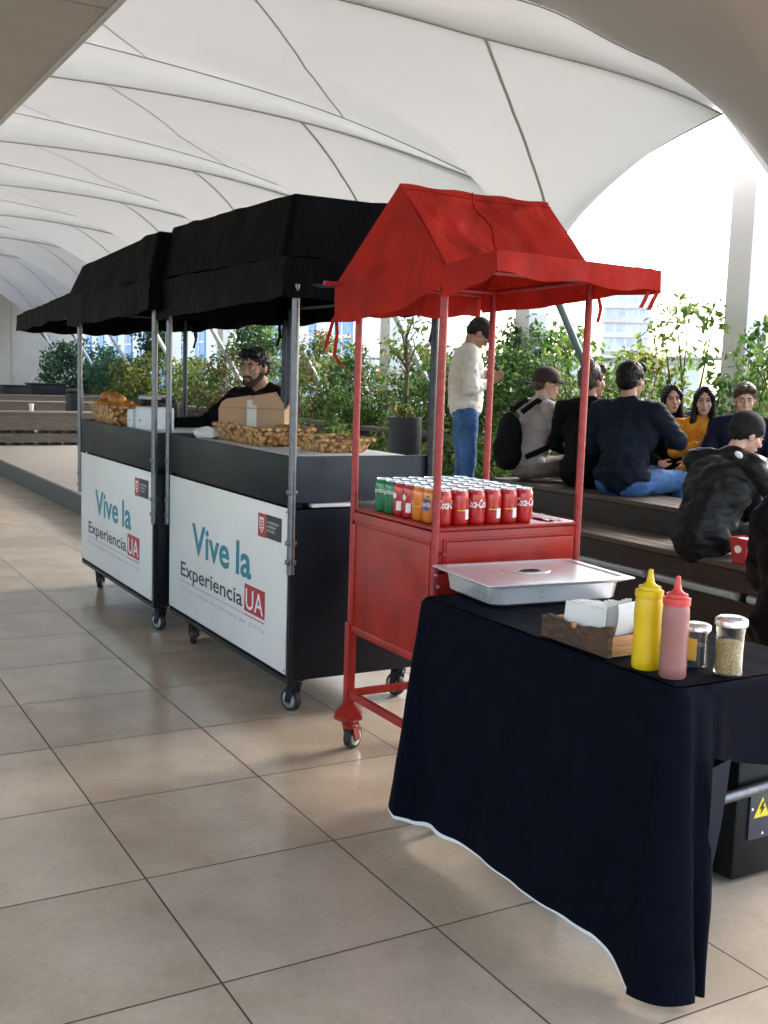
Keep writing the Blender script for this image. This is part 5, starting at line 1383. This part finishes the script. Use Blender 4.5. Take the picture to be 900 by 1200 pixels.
    if hair:
        hp0 = [('e', h(0, -.022, .046), (.0815 * fs, .098, .083), hr_)] if not hat else [('e', h(0, -.03, .03), (.078, .085, .075), hr_)]
        if long_hair:
            hp0 = [('e', h(0, -.026, .044), (.086 * fs, .098, .086), hr_)]
            for sx in (-1, 1):
                hp0 += [('c', h(sx * .064, .022, .055), h(sx * .074, .012, -.06), .022, .021), ('c', h(sx * .074, .012, -.06), h(sx * .080, .035, -.20), .022, .028), ('c', h(sx * .080, .035, -.20), h(sx * .076, .065, -.34), .028, .012), ('c', h(sx * .012, .055, .110), h(sx * .066, .045, .04), .018, .022)]
            hp0 += [('c', h(0, -.07, .0), h(0, -.085, -.20), .075, .07), ('c', h(-.05, -.05, -.1), h(-.06, -.06, -.24), .05, .045), ('c', h(.05, -.05, -.1), h(.06, -.06, -.24), .05, .045)]
        else:
            hp0 += [('e', h(0, -.055, .0), (.072, .056, .062), hr_)]
            for sx in (-1, 1): hp0 += [('c', h(sx * .071, -.006, .05), h(sx * .072, .010, .012), .014, .009), ('c', h(sx * .052, .055, .085), h(sx * .02, .070, .098), .022, .024)]
            if not hat: hp0 += [('c', h(-.035, .060, .098), h(.035, .060, .098), .022, .022)]
            else: hp0 = [p for p in hp0 if not (p[0] == 'c' and p[3] > .02)]
        blob('hair', hp0, .0065, M[hair], t, 1, .006, 55, seed)
    if hat:
        kind, hm_ = hat
        if kind == 'cap':
            hb = blob('cap', [('e', h(0, -.008, .058), (.090, .110, .082), hr_), ('e', h(0, -.035, .030), (.088, .086, .050), hr_), ('e', h(0, .03, .045), (.082, .070, .045), hr_)], .008, M[hm_], t, 3)
            q = MB()
            def br(u, v):
                a = (u - .5) * 2
                return h(a * .080 * (1 - .12 * v), .070 + .115 * v * math.sqrt(max(0, 1 - a * a * .70)), .050 - .016 * v - .022 * a * a)
            q.grid(br, 14, 6); bmesh.ops.solidify(q.bm, geom=q.bm.faces[:], thickness=.007)
            link('brim', q.mesh('brim', smooth=60), M[hm_], hb)
        else:
            blob('beanie', [('e', h(0, -.016, .052), (.090, .106, .090), hr_), ('e', h(0, -.030, .012), (.086, .094, .055), hr_), ('e', h(0, .02, .045), (.083, .075, .04), hr_)], .008, M[hm_], t, 3, .0015, 60)
    if extra: extra(t, h, j)
    return t

def stand(**kw):
    J = dict(pel=(0, 0, .95), chest=(0, 0, 1.26), neck=(0, -.01, 1.47), head=(0, .015, 1.62), shL=(-.185, -.01, 1.41), shR=(.185, -.01, 1.41), elL=(-.24, -.01, 1.12), elR=(.24, -.01, 1.12), wrL=(-.24, .08, .88), wrR=(.24, .08, .88),
             hipL=(-.09, 0, .92), hipR=(.09, 0, .92), knL=(-.10, .02, .50), knR=(.10, .02, .50), anL=(-.11, -.02, .09), anR=(.11, -.02, .09))
    J.update(kw); return J
def sit(h, lean=.0, foot=None, **kw):
    """seat surface at height h above the local origin (z = 0)"""
    l = lean; fz = -h + .085 if foot is None else foot
    J = dict(pel=(0, 0, .10), chest=(0, .06 + l * .45, .41 - l * .06), neck=(0, .03 + l * .8, .605 - l * .14), head=(0, .055 + l, .755 - l * .22), shL=(-.18, .02 + l * .7, .55 - l * .12), shR=(.18, .02 + l * .7, .55 - l * .12),
             elL=(-.25, .14 + l * .7, .29), elR=(.25, .14 + l * .7, .29), wrL=(-.12, .34 + l * .4, .22), wrR=(.12, .34 + l * .4, .22),
             hipL=(-.09, .02, .09), hipR=(.09, .02, .09), knL=(-.13, .44, .10), knR=(.13, .44, .10), anL=(-.13, .42, fz), anR=(.13, .42, fz), toe=(0, .13, -.045))
    J.update(kw); return J

# vendor behind the carts
person((2.80, 6.40, 0), R(116), 'bearded vendor in black jacket leaning behind the carts, looking down to the left',
       stand(pel=(0, -.12, .93), hipL=(-.09, -.11, .92), hipR=(.09, -.11, .92), knL=(-.10, -.06, .50), knR=(.10, -.06, .50), head=(.0, .17, 1.475), neck=(0, .09, 1.335), chest=(0, .03, 1.15), hyaw=R(6), hpitch=R(5),
             elR=(.38, .20, 1.10), wrR=(.46, .42, 1.10), elL=(-.30, .22, 1.10), wrL=(-.14, .42, 1.12), shR=(.21, .09, 1.28), shL=(-.20, .07, 1.29)),
       skin='skin_tan', top=('jacket', 'coat_black', 1.14), hair='hair_black', beard=True, s=1.0, seed=1.)
# man standing with phone
def phone_x(t, h, j):
    ph = MB().box((-.030, .262, 1.24), (.042, .271, 1.385), .002, rot=Matrix.Rotation(R(30), 3, 'X')).mesh('phone', smooth=None)
    o = link('mobile_phone', ph, M['phone']); o.location = t.location; o.rotation_euler = t.rotation_euler; tag(o, 'dark mobile phone in the hands of the standing man', 'phone')
person((5.12, 7.66, .222), R(-112), 'man in white sweater, jeans and black cap standing and looking at his phone',
       stand(head=(0, .085, 1.575), neck=(0, .02, 1.455), hpitch=R(42), elL=(-.26, -.02, 1.13), elR=(.26, -.02, 1.13), wrL=(-.07, .17, 1.20), wrR=(.09, .17, 1.18), hdL=(.3, .7, .45), hdR=(-.3, .7, .45), hsL=(.2, -.2, 1), hsR=(-.2, -.2, 1), curl=.9),
       skin='skin_tan', top=('sweater', 'sweater_white', 1.06), legs=('jeans', 'denim'), hair='hair_black', hat=('cap', 'cap_black'), seed=2., s=1.02, extra=phone_x)
# seated man with cap and backpack
person((5.40, 7.16, .66), R(-98), 'man in brown cap and mauve-grey shirt seated with a backpack on',
       sit(.48, .10, hyaw=R(-20), hpitch=R(4)), skin='skin_pale', top=('shirt', 'tee_mauve', 1.14), legs=('trousers', 'trousers_tan'), hair='hair_brown', hat=('cap', 'cap_brown'), seed=3., s=1.05)
bpk = thing('backpack', 'black backpack worn by the seated man in the brown cap', 'backpack', (5.40, 7.16, .66), None, R(-98))
blob('pack_body', [('e', V((0, -.16, .32)), (.15, .085, .22)), ('e', V((0, -.17, .20)), (.16, .10, .14)), ('e', V((0, -.20, .24)), (.11, .09, .12))], .012, M['backpack'], bpk, 4, .006, 9, 2.)
for sx in (-1, 1):
    MB().tube([V((sx * .09, -.10, .54)), V((sx * .10, .03, .635)), V((sx * .115, .16, .57)), V((sx * .14, .22, .42)), V((sx * .17, .10, .26)), V((sx * .15, -.08, .18))], .024, 8).build('strap', M['backpack'], None).parent = bpk
MB().tube([V((-.03, -.13, .53)), V((-.02, -.15, .585)), V((.02, -.15, .585)), V((.03, -.13, .53))], .009, 8).build('grab_handle', M['backpack'], None).parent = bpk
# person with bun, back turned
def bun(t, h, j):
    blob('hair_bun', [('e', h(0, -.05, .135), (.038, .038, .036))], .006, M['hair_brown'], t, 2, .004, 50)
person((5.50, 6.52, .64), R(-48), 'person with dark hair in a bun and black coat seated with back turned',
       sit(.48, .05, hyaw=R(-38)), skin='skin', top=('coat', 'coat_black', 1.2), hair='hair_brown', seed=4., extra=bun, lady=True, s=1.10)
# man in denim jacket, back turned, gesturing to the right
person((5.42, 6.02, .63), R(-58), 'man in dark denim jacket seated with back turned, arm out to the right',
       sit(.48, .04, hyaw=R(-16), elR=(.31, .18, .37), wrR=(.20, .42, .35), hdR=(-.1, .9, .05), curl=.4, knR=(.30, .42, .10), anR=(.30, .42, -.38)), skin='skin', top=('jacket', 'denim_dark', 1.16), legs=('jeans', 'denim'), hair='hair_black', seed=5., s=1.13)
# two women and a young man facing
person((6.72, 6.92, .60), R(146), 'dark-haired woman in black and blue seated facing the camera',
       sit(.38, .03, hyaw=R(6), hpitch=R(2), hroll=R(4)), skin='skin_pale', top=('jacket', 'coat_black', 1.05), legs=('jeans', 'denim'), hair='hair_black', long_hair=True, lady=True, seed=6., s=.98)
def inner_top(t, h, j):
    blob('blouse', [('e', V((0, .135, .42)), (.07, .055, .14)), ('e', V((0, .11, .53)), (.06, .04, .06))], .009, M['sweater_white'], t, 3)
person((6.60, 6.42, .60), R(140), 'long-haired woman in mustard cardigan seated facing the camera',
       sit(.38, .03, hyaw=R(-4), hpitch=R(0), elR=(.22, .20, .33), wrR=(.05, .33, .40), hdR=(-.8, .3, .2), hsR=(0, .1, 1), curl=.4), skin='skin_pale', top=('cardigan', 'mustard_knit', 1.02), legs=('jeans', 'denim'), hair='hair_black', long_hair=True, lady=True, seed=7., s=.97, extra=inner_top)
person((6.58, 5.96, .60), R(128), 'young man with short brown hair and navy jacket seated facing the camera',
       sit(.38, .05, hyaw=R(10), hpitch=R(12)), skin='skin_pale', top=('jacket', 'navy_jacket', 1.12), hair='hair_brown', seed=8., s=1.02)
# blue coat beside the women
q = [('e', V((0, 0, .22)), (.17, .11, .22)), ('e', V((.02, .02, .46)), (.12, .09, .07)), ('e', V((-.1, .03, .30)), (.08, .09, .2))]
bl = thing('folded_coat', 'bright blue padded coat piled on the bench behind the women', 'coat', (6.95, 6.80, .62)); blob('coat_body', q, .014, M['blue_puffer'], bl, 3, .02, 7., 4)
blob('hood', [('e', V((.02, .05, .56)), (.10, .09, .07))], .012, M['blue_puffer'], bl, 3, .012, 9., 2)
# man in beanie on the low bench
def ear_collar(t, h, j):
    q = MB()
    for (x, y, z) in ((.055, -.02, .47), (.20, .12, .36)):
        pass
    blob('red_collar', [('c', V(j['neck']) + V((.04, .035, .03)), V(j['neck']) + V((-.03, .045, .03)), .022, .022)], .007, M['red_ink'], t, 2)
    mk = MB().ell(V((.150, .092, .585)), (.030, .014, .018), Matrix.Rotation(R(30), 3, 'Y'), 2); 
    link('chest_emblem', mk.mesh('chest_emblem', smooth=60), M['white_ink'], t)
person((4.85, 4.66, .452), R(-84), 'man in black shell jacket and black beanie hunched on the low bench',
       sit(.45, .30, foot=-.145, hyaw=R(-24), hpitch=R(22), head=(.02, .33, .69), neck=(0, .24, .57), chest=(0, .13, .38), shL=(-.20, .17, .52), shR=(.20, .17, .52), elL=(-.27, .40, .30), elR=(.28, .38, .30), wrL=(-.06, .52, .40), wrR=(.07, .50, .40), hdL=(.1, .2, 1), hdR=(-.1, .2, 1), knL=(-.17, .47, .12), knR=(.17, .47, .12), anL=(-.17, .46, -.145), anR=(.17, .46, -.145)),
       skin='skin_pale', top=('jacket', 'shell_black', 1.28), hair='hair_black', hat=('beanie', 'wool_black'), seed=9., s=1.03, hood=False, extra=ear_collar, hem=-.12)
# person in black at the right picture edge on a red plastic chair
person((3.10, 2.49, .45), R(-70), 'person in black coat seated at the right picture edge, mostly cropped',
       sit(.46, .20), skin='skin', top=('coat', 'coat_black', 1.3), hair='hair_black', seed=10.)
ch = thing('stool', 'black seat under the cropped person in black', 'stool', (3.10, 2.47, 0))
MB().lathe([(.17, .40), (.18, .41), (.18, .43), (.17, .438)], (3.10, 2.47, 0), 24).build('seat', M['black_paint'], ch)
for a in range(4): MB().tube([(3.10 + .12 * math.cos(a * PI / 2 + .7), 2.47 + .12 * math.sin(a * PI / 2 + .7), .42), (3.10 + .17 * math.cos(a * PI / 2 + .7), 2.47 + .17 * math.sin(a * PI / 2 + .7), 0)], .012, 8).build('leg', M['dark_pole'], ch)
# red snack carton on the bench edge
bxr = thing('snack_carton', 'red snack carton with a pale mark at the bench edge', 'snack carton', (4.83, 4.30, .452))
q = loft(MB(), [rrect(4.78, 4.88, 4.25, 4.35, .006, .453), rrect(4.765, 4.895, 4.235, 4.365, .006, .60)], True, False)
q.build('carton_body', M['red_ink'], bxr, smooth=30)
q = MB(); q.prism([(4.7705, 4.28 + .05 * math.cos(a) * .5 + .02, .535 + .022 * math.sin(a)) for a in [2 * PI * i / 12 for i in range(12)]], (-.004, 0, 0)); q.build('printed_mark', M['white_ink'], bxr, smooth=None)
MB().lathe([(.045, 0), (.045, .03)], (4.83, 4.30, .565), 16).build('popcorn', M['napkin'], bxr)
